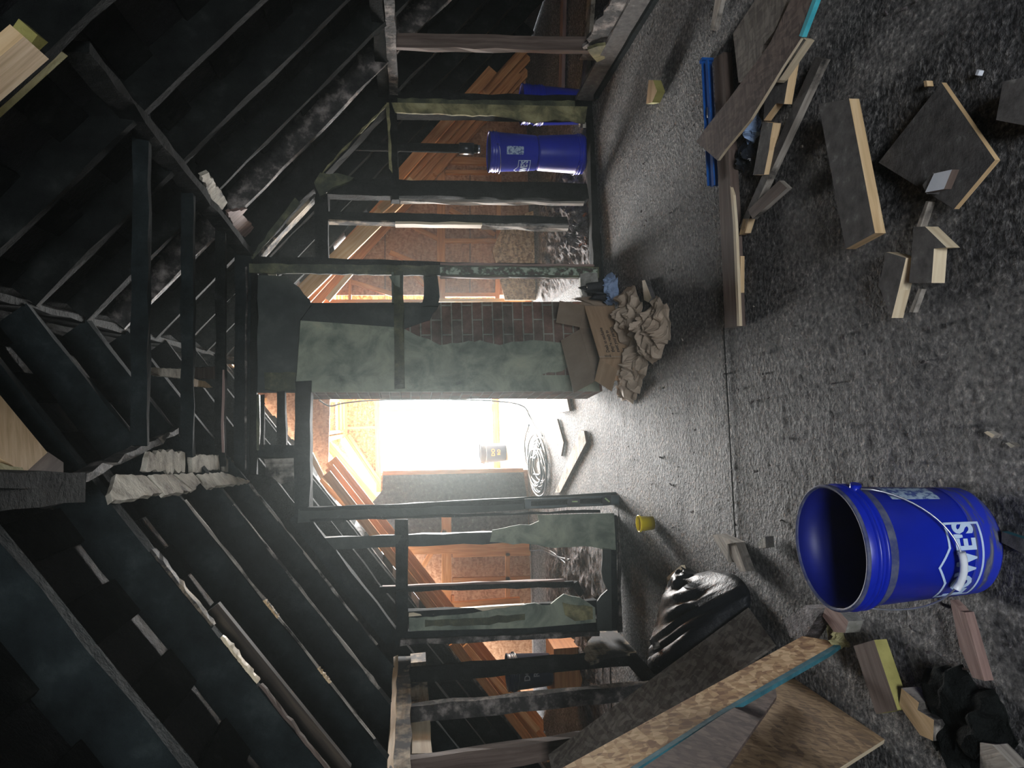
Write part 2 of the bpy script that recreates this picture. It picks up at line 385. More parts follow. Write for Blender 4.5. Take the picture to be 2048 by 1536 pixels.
bmf = bmesh.new(); add_slab(bmf, [(-4.3, 8.3, -.004), (4.5, 8.3, -.004), (4.5, 11.35, -.004), (-4.3, 11.35, -.004)], (0, 0, -.1))
o = obj('floor', bmf, 'plank_floor'); o['kind'] = 'structure'
# roof: sheathing, ridge, rafters, collar ties
roof = struct('ceiling')
TH = .16
def roofz(x): return (zl(x) if x < RX else zr(x))
for s, x1 in ((-1, -3.75), (1, 3.95)):
    z1 = zl(x1) if s < 0 else zr(x1)
    pts = [Vector((RX, -2.9, RZ+TH+.06)), Vector((x1, -2.9, z1+TH+.06)), Vector((x1, 8.0, z1+TH+.06)), Vector((RX, 8.0, RZ+TH+.06))]
    slab('roof_sheathing', pts, (0, 0, .05), 'roof_boards', roof)
    # old skip boards crossing above the rafters
    k = 0; x = RX+s*.12
    bm = bmesh.new()
    while abs(x-RX) < 3.3:
        z = roofz(x)+TH+.035
        sl = Vector((1, 0, .74)) if s < 0 else Vector((1, 0, -.915))
        add_beam(bm, (x, -2.8, z), (x, 7.9, z), sl, .15, .022, jit=.003, n=60)
        x += s*.255
    obj('skip_board', bm, 'char', roof)
def rafter(s, y, m, w=.045, x0=None, x1=None, h=TH, jit=.0035, skew=True, drop=0.):
    xa = RX if x0 is None else x0; xb = (-3.6 if s < 0 else 3.75) if x1 is None else x1
    f = zl if s < 0 else zr
    n = Vector((-.74, 0, 1)).normalized() if s < 0 else Vector((.915, 0, 1)).normalized()
    k = .05 if skew else 0
    a = Vector((xa, y+k*xa, f(xa)-drop))+n*h/2; b = Vector((xb, y+k*xb, f(xb)-drop))+n*h/2
    return beam('rafter', a, b, (0, 1, 0), w, h, m, roof, jit=jit, n=26 if jit else 1)
for y in (5.2, 4.52, 3.97, 3.38, 2.76, 1.42, .75, .1, -.6, -1.3, -2, -2.6, 5.85, 6.45):
    rafter(-1, y, 'char_teal' if 2.5 < y < 5 else 'char')
rafter(-1, 2.06, 'char_teal', w=.05, h=.2)
for y in (5.0, 3.98, 3.45, 2.92, 2.3, 1.6, .95, .3, -.35, -1, -1.7, -2.4, 5.6, 6.2, 6.8):
    rafter(1, y, 'char')
rafter(1, 4.45, 'char_ash')
rafter(-1, 6.6, 'char_ash')
beam('ridge_board', (RX, -2.8, RZ+.09), (RX, 7.9, RZ+.09), (1, 0, 0), .03, .17, 'char', roof, jit=.004, n=60)
# scorched paler lower edges of three rafters on the left slope, where the char has flaked off
def edge_strip(y, xa, xb, w=.02, m='scorched_edge', lift=0):
    n = Vector((-.74, 0, 1)).normalized()
    a = Vector((xa, y+.05*xa, zl(xa)))-n*(.004+lift); b = Vector((xb, y+.05*xb, zl(xb)))-n*(.004+lift)
    beam('scorched_strip', a, b, (0, 1, 0), w, .012, m, roof, jit=.002, n=18)
edge_strip(2.76, -.5, -.78, .035); edge_strip(2.76, -.82, -.99, .03, 'pine_pale'); edge_strip(2.76, -1.0, -1.36, .02, 'brown_board')
edge_strip(3.38, -.86, -.94, .022, 'pine'); edge_strip(3.38, -1.17, -1.24, .02, 'pine')
edge_strip(3.95, -.5, -1.5, .01, 'weathered'); edge_strip(3.38, -.4, -1.5, .008, 'weathered'); edge_strip(4.5, -.45, -1.45, .008, 'weathered')
# sistered newer brown board beside the third rafter
beam('sister_board', SL(425, 1215, .02), SL(690, 1542, .02), (0, 1, 0), .03, .06, 'sister_brown', roof)
# collar ties (dark, one with pale scar)
def tie(x0, y0, x1, y1, h, m, w=.04, ext=.25):
    a = FL(x0, y0, ZC); b = FL(x1, y1, ZC); d = (b-a).normalized()
    a -= d*ext; b += d*.02
    up = Vector((0, 0, h/2)); return beam('collar_tie', a+up, b+up, (0, 0, 1), h, w, m, roof, jit=.003)
tie(300, 205, 296, 880, .06, 'char_teal', .04); tie(388, 330, 388, 905, .058, 'char_teal', .04); tie(452, 430, 452, 925, .055, 'char', .04)
beam('scorched_strip', FL(447, 740, ZC-.004), FL(446, 905, ZC-.004), (0, 1, 0), .012, .01, 'red_wood', roof, jit=.002)
# top cords along the flat/slope corners
beam('ceiling_cleat', FL(150, 92, ZC), FL(490, 505, ZC), (0, 0, 1), .09, .04, 'char', roof, jit=.004)
for (x0, y0, x1, y1, w_) in ((0, 995, 155, 975, .09), (20, 955, 155, 962, .04)):
    beam('ceiling_cleat', FL(x0-60, y0+3, ZC), FL(x1, y1, ZC), (1, 0, 0), w_, .05, 'char', roof, jit=.004)
# diagonal dark timber with torn insulation at upper left of the collar ties
beam('broken_lath', FL(140, 965, ZC+.02), FL(352, 862, ZC+.12), (0, 0, 1), .035, .03, 'char_ash', roof, jit=.006)
# ---- partition wall at Y about 4.8
wp = struct('wall_partition', (0, 4.82, 0))
def pbeam(name, p, q, wpx, m, depth=.09, off=0., jit=.003, parent=wp, **k):
    """timber in the partition: centre line between two photo points, width in photo pixels"""
    a = PT(*p); b = PT(*q); d = (b-a).normalized(); side = d.cross(PN).normalized()
    w = wpx/f_scale(a)
    o_ = PN*(depth/2+off)
    return beam(name, a+o_, b+o_, side, w, depth, m, parent, jit=jit, **k)
def f_scale(p): return F_PX/((p-CAMP).dot(cf))
def ppanel(name, pts, m, depth=.02, off=0., edges=None, amp=.006, parent=wp):
    P = [PT(*p, off) for p in pts]
    if amp: P = ragged(P, edges, amp)
    return slab(name, P, PN*depth, m, parent, uvs=(PE, Vector((0, 0, 1))))
# right half
pbeam('post', (775, 205), (1185, 212), 46, 'char', .09)
ppanel('plaster_strip', [(783, 205), (1175, 213), (1170, 246), (1110, 238), (1070, 246), (1040, 240), (1000, 232), (790, 224)], 'plaster_yellow', .015, -.018, [2, 3, 4, 5, 6], .005)
ppanel('plaster_strip', [(795, 196), (1000, 200), (1150, 202), (1150, 214), (960, 212), (795, 206)], 'char_green', .015, -.017, None, .004)
pbeam('bottom_plate', (1186, 180), (1196, 610), 17, 'char', .1)
pbeam('bottom_plate', (1197, 200), (1206, 605), 8, 'char_teal', .03, -.035)
pbeam('stud', (640, 372), (1176, 382), 34, 'char', .09)
pbeam('scorched_strip', (800, 396), (1172, 400), 5, 'weathered', .05, .04, jit=.004)
pbeam('stud', (655, 430), (1135, 440), 15, 'char', .09)
pbeam('scorched_strip', (655, 438), (790, 441), 4, 'scorched_edge', .07, .02)
pbeam('scorched_strip', (790, 442), (965, 444), 8, 'pine_pale', .07, .02, jit=.001)
pbeam('scorched_strip', (965, 446), (1140, 452), 6, 'weathered', .07, .02, jit=.004)
pbeam('stud', (505, 520), (1172, 538), 16, 'char', .1)
ppanel('painted_casing', [(498, 527), (1198, 534), (1198, 556), (498, 545)], 'char_green', .02, -.03, None, .002)
ppanel('painted_casing', [(880, 534), (1195, 536), (1195, 551), (880, 548)], 'paint_chipped', .005, -.036, None, .001)
pbeam('scorched_strip', (880, 531), (1185, 533), 5, 'red_wood', .03, -.03)
pbeam('scorched_strip', (880, 553), (1160, 554), 7, 'red_wood', .03, -.02)
ppanel('mortar_lump', [(1160, 548), (1195, 546), (1196, 585), (1185, 598), (1165, 590)], 'mineral', .05, -.05, None, .006)
pbeam('header', (784, 190), (790, 398), 16, 'char', .09)
ppanel('plaster_strip', [(773, 205), (778, 205), (785, 345), (778, 335)], 'plaster_yellow', .015, -.02, None, .003)
pbeam('header', (642, 352), (643, 522), 26, 'char', .09)
ppanel('plaster_scrap', [(628, 365), (640, 345), (708, 355), (700, 362), (665, 375), (640, 392)], 'char_green', .03, -.03, None, .006)
pbeam('sloped_plate', (782, 188), (495, 503), 22, 'char', .1, jit=.005)
ppanel('plaster_strip', [(775, 205), (770, 215), (645, 345), (655, 330)], 'plaster_yellow', .015, -.02, None, .003)
ppanel('plaster_strip', [(590, 395), (500, 515), (506, 518), (600, 405)], 'char_green', .015, -.02, None, .004)
pbeam('sloped_plate', (630, 385), (510, 515), 7, 'scorched_edge', .08, .02)
# centre: boarding over the chimney and door
ppanel('plaster_panel', [(505, 550), (575, 552), (620, 600), (622, 610), (600, 640), (590, 785), (505, 785)], 'plaster_soot', .02, .02, [1, 2], .005)
pbeam('ceiling_plate', (488, 490), (484, 950), 30, 'char_teal', .12, -.02)
pbeam('ceiling_plate', (509, 505), (506, 950), 12, 'char', .06, -.01)
pbeam('trim_strip', (497, 540), (495, 940), 3, 'char_ash', .02, -.06)
pbeam('horizontal_rail', (797, 548), (800, 780), 18, 'char_green', .03, -.07)
pbeam('horizontal_rail', (788, 548), (790, 610), 10, 'plaster_green', .03, -.05)
ppanel('plaster_scrap', [(778, 552), (800, 550), (800, 575), (790, 570), (783, 560)], 'plaster_green', .015, -.08, None, .003)
ppanel('horizontal_rail', [(846, 546), (874, 546), (878, 575), (876, 612), (843, 612), (848, 580)], 'plaster_soot', .03, .02, None, .003)
ppanel('plaster_panel', [(528, 745), (592, 745), (592, 782), (560, 784), (530, 778)], 'char_green', .02, .0, None, .004)
# door head and transom frame
pbeam('header', (606, 762), (604, 1046), 30, 'char_teal', .12)
pbeam('transom_rail', (562, 782), (563, 896), 16, 'char', .06)
pbeam('transom_stud', (500, 901), (600, 903), 24, 'char_teal', .1)
for y_, x0_, x1_, m_ in ((0, 512, 530, 'char_green'), (1, 522, 534, 'char')):
    pbeam('trim_strip', (x0_+4, 790), (x0_+4, 900), 6, m_, .03, -.01-.01*y_)
ppanel('plaster_scrap', [(528, 918), (590, 915), (590, 960), (560, 968), (545, 955), (530, 950)], 'weathered', .03, .08, None, .006)
# left half
pbeam('door_jamb', (596, 1032), (1242, 996), 26, 'plaster_soot', .12, -.01, jit=.002)
pbeam('door_casing', (600, 1018), (1060, 1003), 8, 'char_teal', .05, -.03)
pbeam('door_casing', (620, 1040), (1200, 1022), 5, 'char_teal', .05, -.02)
pbeam('sloped_plate', (592, 1030), (788, 1282), 34, 'char_teal', .1)
pbeam('header', (803, 1040), (804, 1275), 24, 'char_teal', .1)
pbeam('stud', (645, 1088), (1080, 1072), 24, 'plaster_soot', .08)
ppanel('plaster_panel', [(1075, 1030), (1228, 1026), (1232, 1100), (1205, 1098), (1170, 1092), (1110, 1096), (1060, 1088), (1010, 1086), (980, 1084), (985, 1060), (1020, 1053), (1060, 1050), (1078, 1042)], 'plaster_green', .02, -.01, [2, 3, 4, 5, 6, 7, 8, 9, 10, 11], .004)
pbeam('bottom_plate', (1226, 1030), (1228, 1262), 17, 'char_teal', .1)
pbeam('bottom_plate', (1236, 1015), (1238, 1262), 6, 'char_ash', .03, -.035)
ppanel('plaster_panel', [(1205, 1095), (1222, 1098), (1224, 1262), (1195, 1262), (1193, 1205), (1215, 1180), (1203, 1140)], 'plaster_soot', .02, -.01, [4, 5, 6], .005)
pbeam('stud', (760, 1181), (1148, 1168), 10, 'char', .07, jit=.004)
pbeam('scorched_strip', (765, 1175), (1130, 1162), 4, 'red_wood', .06, .02)
pbeam('stud', (1148, 1166), (1165, 1190), 12, 'char', .06)
pbeam('stud', (815, 1236), (1195, 1215), 26, 'char_teal', .08)
ppanel('plaster_panel', [(818, 1235), (930, 1228), (1070, 1206), (1100, 1210), (1128, 1188), (1160, 1195), (1190, 1215), (1192, 1245), (1060, 1256), (818, 1262)], 'plaster_green', .02, -.012, [0, 1, 2, 3, 4, 5, 6], .004)
ppanel('plaster_panel', [(850, 1240), (960, 1236), (1050, 1228), (1050, 1240), (960, 1250), (850, 1254)], 'char_green', .006, -.02, None, .004)
ppanel('plaster_panel', [(1125, 1205), (1185, 1214), (1186, 1238), (1150, 1242), (1130, 1230)], 'plaster_yellow', .006, -.021, None, .003)
pbeam('scorched_strip', (818, 1229), (1050, 1212), 7, 'pine_pale', .06, .0, jit=.001)
pbeam('post', (790, 1278), (1200, 1250), 26, 'char_teal', .1)
pbeam('post', (800, 1282), (1195, 1266), 9, 'char_ash', .05, -.05, jit=.004)
# ---- left knee wall
wl = struct('wall_left', (-1.6, 4, 0))
def kstud(X, p, q, m, w=.04, d=.09, name='stud', jit=.003, par=None):
    a = XX(*p, X); b = XX(*q, X); s = -1 if X < 0 else 1
    o_ = Vector((s*d/2, 0, 0))
    return beam(name, a+o_, b+o_, (0, 1, 0), w, d, m, par or (wl if X < 0 else wr), jit=jit)
for p, q, m, w in (((815, 1335), (1300, 1298), 'char', .042), ((815, 1410), (1335, 1360), 'char_ash', .045), ((815, 1515), (1300, 1450), 'brown_board', .045)):
    kstud(-1.6, p, q, m, w)
a_ = XX(800, 1300, -1.6); 
for y in (2.75, 2.2, 1.6, 1.0, .4, -.2, -.8, -1.4, -2.0):
    beam('stud', (-1.645, y, 0), (-1.645, y, 1.42), (0, 1, 0), .042, .09, 'char', wl, jit=.003)
beam('top_plate', (-1.64, 4.62, 1.455), (-1.64, -2.6, 1.455), (1, 0, 0), .09, .09, 'scorched_edge', wl, jit=.004, n=60)
beam('top_plate', (-1.60, 4.6, 1.50), (-1.60, -2.6, 1.50), (1, 0, 0), .03, .03, 'pine', wl, jit=.003, n=50)
beam('bottom_plate', (-1.64, 4.62, .02), (-1.64, -2.6, .02), (1, 0, 0), .09, .04, 'char', wl, jit=.002, n=50)
# pale new blocking between the stud heads
for (x0, y0, x1, y1, m) in ((802, 1300, 826, 1318, 'scorched_edge'), (803, 1345, 826, 1400, 'scorched_edge'), (803, 1424, 832, 1498, 'pine_pale')):
    a = XX((x0+x1)/2, y0, -1.66); b = XX((x0+x1)/2, y1, -1.66)
    beam('blocking', Vector((-1.7, a.y, 1.36)), Vector((-1.7, b.y, 1.36)), (0, 0, 1), .1, .03, m, wl, jit=.002)
P = [XX(1190, 1262, -1.59), XX(1168, 1300, -1.59), XX(1180, 1325, -1.59), XX(1210, 1312, -1.59), XX(1290, 1300, -1.59), XX(1300, 1308, -1.59), XX(1338, 1345, -1.59), XX(1338, 1325, -1.59), XX(1300, 1285, -1.59), XX(1240, 1262, -1.59)]
slab('torn_plaster', ragged(P, [0, 1, 2, 3, 4, 5], .006), (-.02, 0, 0), 'scorched_edge', wl)
# ---- right knee wall
wr = struct('wall_right', (2.22, 4, 0))
kstud(2.22, (790, 98), (1222, 106), 'brown_board', .045, name='stud')
for y in (3.3, 2.7, 2.1, 1.5, .9, .3, -.3, -.9, -1.5, -2.1):
    beam('stud', (2.265, y, 0), (2.265, y, 1.4), (0, 1, 0), .042, .09, 'char', wr, jit=.003)
beam('top_plate', (2.26, 5.05, 1.45), (2.26, -2.6, 1.45), (1, 0, 0), .11, .06, 'char_ash', wr, jit=.003, n=60)
beam('top_plate', (2.24, 5.05, 1.52), (2.24, -2.6, 1.52), (1, 0, 0), .09, .07, 'char', wr, jit=.003, n=60)
beam('baseboard', (2.21, 5.0, .07), (2.2, -2.6, .07), (0, 0, 1), .14, .022, 'sooty_board', wr, jit=.002, n=60)
beam('baseboard', (2.185, 4.9, .015), (2.18, -2.6, .015), (0, 0, 1), .03, .03, 'char_teal', wr, jit=.001, n=60)
for (ya, yb, h) in ((3.6, 4.45, .16), (2.6, 3.6, .1)):
    P = [Vector((2.225, ya, .1)), Vector((2.225, yb, .1)), Vector((2.225, yb, .1+h*.9)), Vector((2.225, (ya+yb)/2, .1+h)), Vector((2.225, ya, .1+h*.6))]
    slab('torn_plaster', ragged(P, [1, 2, 3, 4], .012), (.02, 0, 0), 'char_ash', wr)
slab('torn_plaster', ragged([XX(1175, 100, 2.2), XX(1215, 90, 2.2), XX(1240, 60, 2.2), XX(1240, 92, 2.2), XX(1222, 130, 2.2), XX(1195, 132, 2.2)], None, .006), (.02, 0, 0), 'plaster_yellow', wr)
# eaves: floor-level dark boards close the space behind the knee walls
# ---- gable end wall behind the camera, with its window
wb = struct('wall_rear', (0, -2.8, 0))
def rear(pts): slab('boarding', [Vector((x, -2.8, z)) for x, z in pts], (0, -.05, 0), 'roof_boards', wb)
rear([(-3.9, 0), (-.9, 0), (-.9, 2.15), (-3.9, .0)]); rear([(.55, 0), (4, 0), (.55, 3.1)]); rear([(-.9, 0), (.55, 0), (.55, .75), (-.9, .75)]); rear([(-.9, 1.95), (.55, 1.95), (.55, 3.1), (-.9, 2.2)])
# ================================================================ FAR ROOM
we = struct('wall_far', (0, 7.9, 0))
YE = 7.9
def yp(p, Y=YE): return YY(p[0], p[1], Y)
def epanel(name, pts, m, Y=YE, d=.02, par=we):
    return slab(name, [YY(x, y, Y) for x, y in pts], (0, d, 0), m, par)
# OSB gable sheathing left and right of the opening
slab('osb_sheathing', [Vector(p) for p in ((1.22, YE, -.04), (4.25, YE, -.04), (1.22, YE, 2.5))], (0, .02, 0), 'osb_orange', we)
slab('osb_sheathing', [Vector(p) for p in ((-.8, YE+.5, -.04), (-.8, YE+.5, 1.72), (-1.5, YE+.5, 1.75), (-4.05, YE+.5, -.04))], (0, .02, 0), 'osb_orange', we)
# framing on the right gable wall
def fb(p, q, w, m='orange_pine', Y=YE, d=.05, name='stud', par=None):
    a = YY(*p, Y-d/2); b = YY(*q, Y-d/2); dd = (b-a).normalized(); side = dd.cross(Vector((0, 1, 0)))
    return beam(name, a, b, side, w, d, m, par or we)
fb((882, 290), (882, 602), .09, name='plate'); fb((998, 350), (994, 602), .05, name='plate')
fb((604, 604), (1064, 604), .05, 'orange_pine', name='jamb'); fb((875, 601), (1050, 601), .04, 'orange_pine_bright', Y=YE-.05, name='jamb')
for y in (482, 590, 545, 398, 345): fb((888, y), (998, y), .045)
for p, q in (((780, 505), (880, 545)), ((700, 470), (800, 400)), ((900, 420), (990, 470)), ((640, 545), (790, 590)), ((780, 430), (880, 480)), ((830, 550), (880, 600))):
    fb(p, q, .05, name='brace', d=.04)
fb((880, 320), (1000, 325), .08); fb((700, 520), (700, 600), .03, 'orange_pine')
for x in (770, 940): fb((x, 340), (x, 600), .008, 'brown_board', d=.006, name='panel_joint')
# low bright OSB strip where the wall meets the floor
slab('osb_sheathing', [YY(1010, 600, 7.6), YY(985, 500, 7.6), YY(1010, 440, 7.6), YY(1072, 420, 7.6), YY(1075, 600, 7.6)], (0, .02, 0), 'osb', we)
# rake boards under the roof slope, right and left
for Y, m, dx, w in ((7.78, 'orange_pine', 0, .14), (7.6, 'orange_pine', .06, .1), (7.35, 'orange_pine', .1, .09)):
    beam('rake_board', (RX+.25+dx, Y, zr(RX+.25)-.1), (3.75+dx, Y, zr(3.75)-.05), (0, 1, 0), .04, w, m, we)
    beam('rake_board', (RX-1.05-dx, Y, zl(RX-1.05)-.05), (-3.6-dx, Y, zl(-3.6)-.02), (0, 1, 0), .04, w, m, we)
def rk(p, q, w, m, Y, d=.04): return fb(p, q, w, m, Y, d, 'rake_board')
rk((590, 600), (830, 365), .13, 'orange_pine_bright', 6.4, .04); rk((655, 600), (720, 525), .05, 'pine_pale', 7.3)
rk((790, 395), (760, 420), .07, 'orange_pine_bright', 6.3); rk((790, 362), (985, 140), .1, 'orange_pine', 6.9); rk((870, 350), (1040, 150), .05, 'orange_pine', 7.6)
rk((640, 960), (780, 1100), .05, 'orange_pine_bright', 7.5); rk((612, 955), (700, 1040), .05, 'pine_pale', 7.3); rk((620, 905), (660, 985), .05, 'pine_pale', 7.6)
rk((900, 1290), (1060, 1500), .16, 'orange_pine', 6.6); rk((930, 1290), (1075, 1460), .05, 'orange_pine_bright', 6.8)
rk((930, 130), (990, 230), .0 + .05, 'orange_pine', 7.0)
# wall left of the opening: blue-grey shaded board panel and orange framing seen through the left bays
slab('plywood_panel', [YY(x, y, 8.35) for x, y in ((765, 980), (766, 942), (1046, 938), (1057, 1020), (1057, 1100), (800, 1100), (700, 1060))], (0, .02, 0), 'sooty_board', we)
fb((765, 946), (1046, 940), .05, 'orange_pine', Y=8.34, name='jamb')
for y in (1110, 1160, 1235): fb((905, y), (1060, y-4), .05, Y=8.3)
fb((893, 1030), (893, 1270), .11, Y=8.3, name='plate'); fb((1015, 1100), (1015, 1250), .05, Y=8.3, name='plate')
fb((800, 1098), (1058, 1094), .12, Y=8.28); fb((830, 1160), (890, 1060), .05, Y=8.3, name='brace'); fb((905, 1190), (905, 1275), .04, Y=8.3, name='plate'); fb((860, 1222), (1040, 1208), .16, Y=8.2)
# extension beyond the opening: side walls, far wall with tall window, sloping OSB roof on rafters
wx = struct('wall_extension', (0, 10, 0))
slab('osb_sheathing', [Vector(p) for p in ((-1.55, 8.42, 0), (-1.55, 11.1, 0), (-1.55, 11.1, 1.7), (-1.55, 8.42, 1.95))], (-.02, 0, 0), 'osb', wx)
slab('osb_sheathing', [Vector(p) for p in ((1.85, 7.95, 0), (1.85, 11.1, 0), (1.85, 11.1, 2.4), (1.85, 7.95, 2.6))], (.02, 0, 0), 'osb', wx)
slab('osb_sheathing', [Vector(p) for p in ((-1.25, 11.05, 1.82), (1.85, 11.05, 1.82), (1.85, 11.05, 2.36), (-.42, 11.05, 2.36))], (0, .02, 0), 'osb', wx)
slab('osb_sheathing', [Vector(p) for p in ((-1.06, 11.05, 0), (-1.06, 11.05, 1.9), (-1.6, 11.05, 1.65), (-1.6, 11.05, 0))], (0, .02, 0), 'osb', wx)
slab('osb_sheathing', [Vector(p) for p in ((1.5, 11.05, 0), (1.9, 11.05, 0), (1.9, 11.05, 1.9), (1.5, 11.05, 1.9))], (0, .02, 0), 'osb', wx)
def vb(name, a, b, side, w, t, m): return beam(name, a, b, side, w, t, m, wx)
for k in range(3): vb('top_plate', (-.42-.05*k, 11.0-.05*k, 2.33+.045*k), (1.85, 11.0-.05*k, 2.33+.045*k), (0, 0, 1), .035, .1, 'orange_pine_bright')
for k in range(2): vb('rake_plate', (-.42, 11.0-.05*k, 2.35-.06*k), (-1.36, 11.0-.05*k, 1.76-.06*k), (0, 0, 1), .04, .1, 'orange_pine_bright')
vb('sill_plate', (-1.3, 11.0, 1.86), (1.85, 11.0, 1.86), (0, 0, 1), .08, .09, 'orange_pine_bright')
for x in (-.72+.4, .3): vb('cripple_stud', (x, 11.0, 1.9), (x, 11.0, 2.33), (1, 0, 0), .04, .08, 'orange_pine_bright')
# window: frame and mullion around the tall bright opening
wn = struct('window_1', (0, 11.05, 0))
for x in (-1.03, 1.5): beam('window_jamb', (x, 11.0, 0), (x, 11.0, 1.84), (1, 0, 0), .05, .1, 'orange_pine_bright', wn)
beam('window_mullion', (-.06, 11.05, .1), (-.06, 11.05, 1.84), (1, 0, 0), .1, .08, 'orange_pine_bright', wn)
beam('window_sill', (-1.03, 11.05, .05), (1.5, 11.05, .05), (0, 0, 1), .1, .1, 'orange_pine', wn)
# roof of the extension
cx = struct('ceiling', (0, 9.5, 2.8))
slab('osb_sheathing', [Vector(p) for p in ((-.42, 11.2, 2.42), (1.95, 11.2, 2.42), (1.95, 7.8, 3.15), (-.42, 7.8, 3.15))], (0, 0, .02), 'osb', cx)
slab('osb_sheathing', [Vector(p) for p in ((-.42, 11.2, 2.42), (-.42, 7.8, 3.15), (-2.0, 7.8, 2.15), (-1.9, 11.2, 1.5))], (0, 0, .02), 'osb', cx)
for x in (-.36, .1, .56, 1.02, 1.5): beam('rafter', (x, 11.1, 2.37), (x, 7.9, 3.06), (1, 0, 0), .045, .1, 'orange_pine_bright', cx)
for y, dy in ((10.7, .5), (10.0, .6), (9.2, .7), (8.4, .6)):
    beam('jack_rafter', (-.42, y-dy, 2.37+(11.2-y+dy)*.215), (-1.5, y, 1.72+(11.2-y)*.18), (0, 1, 0), .045, .1, 'orange_pine_bright', cx)
beam('hip_rafter', (-.42, 11.1, 2.36), (-.5, 7.9, 3.0), (1, 0, 0), .05, .13, 'orange_pine_bright', cx)
# ---- brick chimney, half plastered
ch = struct('wall_chimney', (.4, 4.95, 0))
CF = -.0
def cpt(x, y, o=0.): return PT(x, y, .06+o)
def cslab(name, pts, m, d, off, amp=0, edges=None):
    P = [cpt(*p, off) for p in pts]
    if amp: P = ragged(P, edges, amp, .04)
    return slab(name, P, PN*d, m, ch, uvs=(PE, Vector((0, 0, 1))))
cslab('brick_stack', [(585, 606), (1185, 603), (1205, 782), (585, 782)], 'old_brick', .45, .0)
cslab('plaster_coat', [(588, 640), (800, 655), (880, 690), (960, 680), (1000, 690), (1060, 680), (1110, 684), (1148, 692), (1150, 715), (1125, 742), (1085, 748), (1100, 778), (588, 780)], 'plaster_green', .012, -.013, .004, [1, 2, 3, 4, 5, 6, 7, 8, 9, 10])
cslab('corner_board', [(586, 752), (1195, 750), (1200, 782), (586, 784)], 'plaster_green', .03, -.03)
cslab('plaster_coat', [(588, 606), (880, 606), (860, 640), (800, 660), (588, 700)], 'plaster_soot', .01, -.0125, .004, [1, 2, 3])
# debris heap in the bay right of the chimney and rubble floor beyond
def rubble(name, x0, x1, y0, y1, h, m, par=None, seed=0, step=.035):
    bm = bmesh.new(); nx = int((x1-x0)/step); ny = int((y1-y0)/step); V = []
    for i in range(nx+1):
        r = []
        for j in range(ny+1):
            x = x0+(x1-x0)*i/nx; y = y0+(y1-y0)*j/ny; e = min(1, 5*min(i/nx, 1-i/nx, j/ny, 1-j/ny))
            z = max(0, (noise.noise(Vector((x*5, y*5, seed)))+.35)*h+noise.noise(Vector((x*18, y*18, seed)))*h*.6)*e
            r.append(bm.verts.new((x, y, z-.001)))
        V.append(r)
    for i in range(nx):
        for j in range(ny): bm.faces.new((V[i][j], V[i+1][j], V[i+1][j+1], V[i][j+1]))
    return obj(name, bm, m, par)
o = rubble('rubble', .98, 2.15, 5.15, 7.3, .07, 'debris', seed=3); tag(o, 'grey ash and plaster rubble on the floor behind the right stud bays', 'rubble', kind='stuff')
o = rubble('rubble', -2.6, -.95, 5.0, 7.4, .05, 'debris', seed=8); tag(o, 'pinkish grey rubble on the floor behind the left stud bays', 'rubble', kind='stuff')
# rust-coloured crumbs
def chips(name, spots, m, label, cat='debris', par=None):
    bm = bmesh.new()
    for p, s in spots:
        p = Vector(p); q = Matrix.Rotation(random.random()*6.3, 3, Vector((random.random(), random.random(), 1)).normalized())
        w, l, h = s*random.uniform(.3, 1), s*random.uniform(.6, 2), s*random.uniform(.15, .5)
        vs = [bm.verts.new(p+q @ Vector((x*w/2*random.uniform(.6, 1), y*l/2*random.uniform(.6, 1), z*h+.002))) for z in (0, 1) for x, y in ((-1, -1), (1, -1), (1, 1), (-1, 1))]
        for f in ((0, 1, 2, 3), (4, 5, 6, 7), (0, 1, 5, 4), (1, 2, 6, 5), (2, 3, 7, 6), (3, 0, 4, 7)): bm.faces.new([vs[i] for i in f])
    o = obj(name, bm, m)
    return tag(o, label, cat, kind='stuff')
sp = []
for (a, b) in (((1150, 430), (1172, 455)), ((1160, 470), (1176, 490))):
    for _ in range(60):
        sp.append((FL(random.uniform(a[0], b[0]), random.uniform(a[1], b[1]), .03), .03))
chips('rust_crumbs', sp, 'rust_bits', 'rust red crumbs scattered on the grey rubble behind the right bottom plate')
def D(x, y, d): return CAMP+ray(x, y)*(d/F_PX)
def onplane(pts, p0, p1, p2):
    n = (p1-p0).cross(p2-p0).normalized()
    return [hit(x, y, p0, n) for x, y in pts]
def quadslab(name, pts, ext, m, parent=None): return slab(name, pts, ext, m, parent)
M['weathered_pale'] = mat('weathered_pale', [(.3, (.1, .085, .07)), (.42, (.36, .32, .25)), (.6, (.6, .56, .46)), (.8, (.78, .74, .64))], 9, (1, 1, 1), .9, 1., .01, 26)
# remnants hanging in the roof
def rem(pts, m, fn, d=.02, off=0., name='sheathing_remnant', amp=.006, up=None):
    P = [fn(x, y, off) for x, y in pts]
    n = up if up is not None else Vector((0, 0, 1))
    return slab(name, ragged(P, None, amp, .03) if amp else P, n*d, m, roof)
nL = Vector((-.74, 0, 1)).normalized(); nR = Vector((.915, 0, 1)).normalized()
for pts in ([(232, 948), (292, 952), (325, 985), (225, 1003), (220, 985)], [(297, 950), (343, 948), (384, 980), (330, 990)], [(347, 948), (385, 945), (402, 965), (388, 980)], [(395, 948), (447, 945), (500, 962), (420, 975)]):
    rem(pts, 'weathered_pale', SL, .02, -.03, up=nL, amp=.003)
for pts in ([(300, 903), (370, 905), (370, 945), (290, 942)], [(383, 908), (437, 910), (440, 940), (385, 945)], [(447, 910), (465, 920), (480, 945), (450, 942)]):
    rem(pts, 'weathered_pale', lambda x, y, o: FL(x, y, ZC+.02), .02)
rem([(402, 352), (418, 345), (455, 405), (445, 420), (425, 405)], 'weathered_pale', SR, .02, -.02, up=nR)
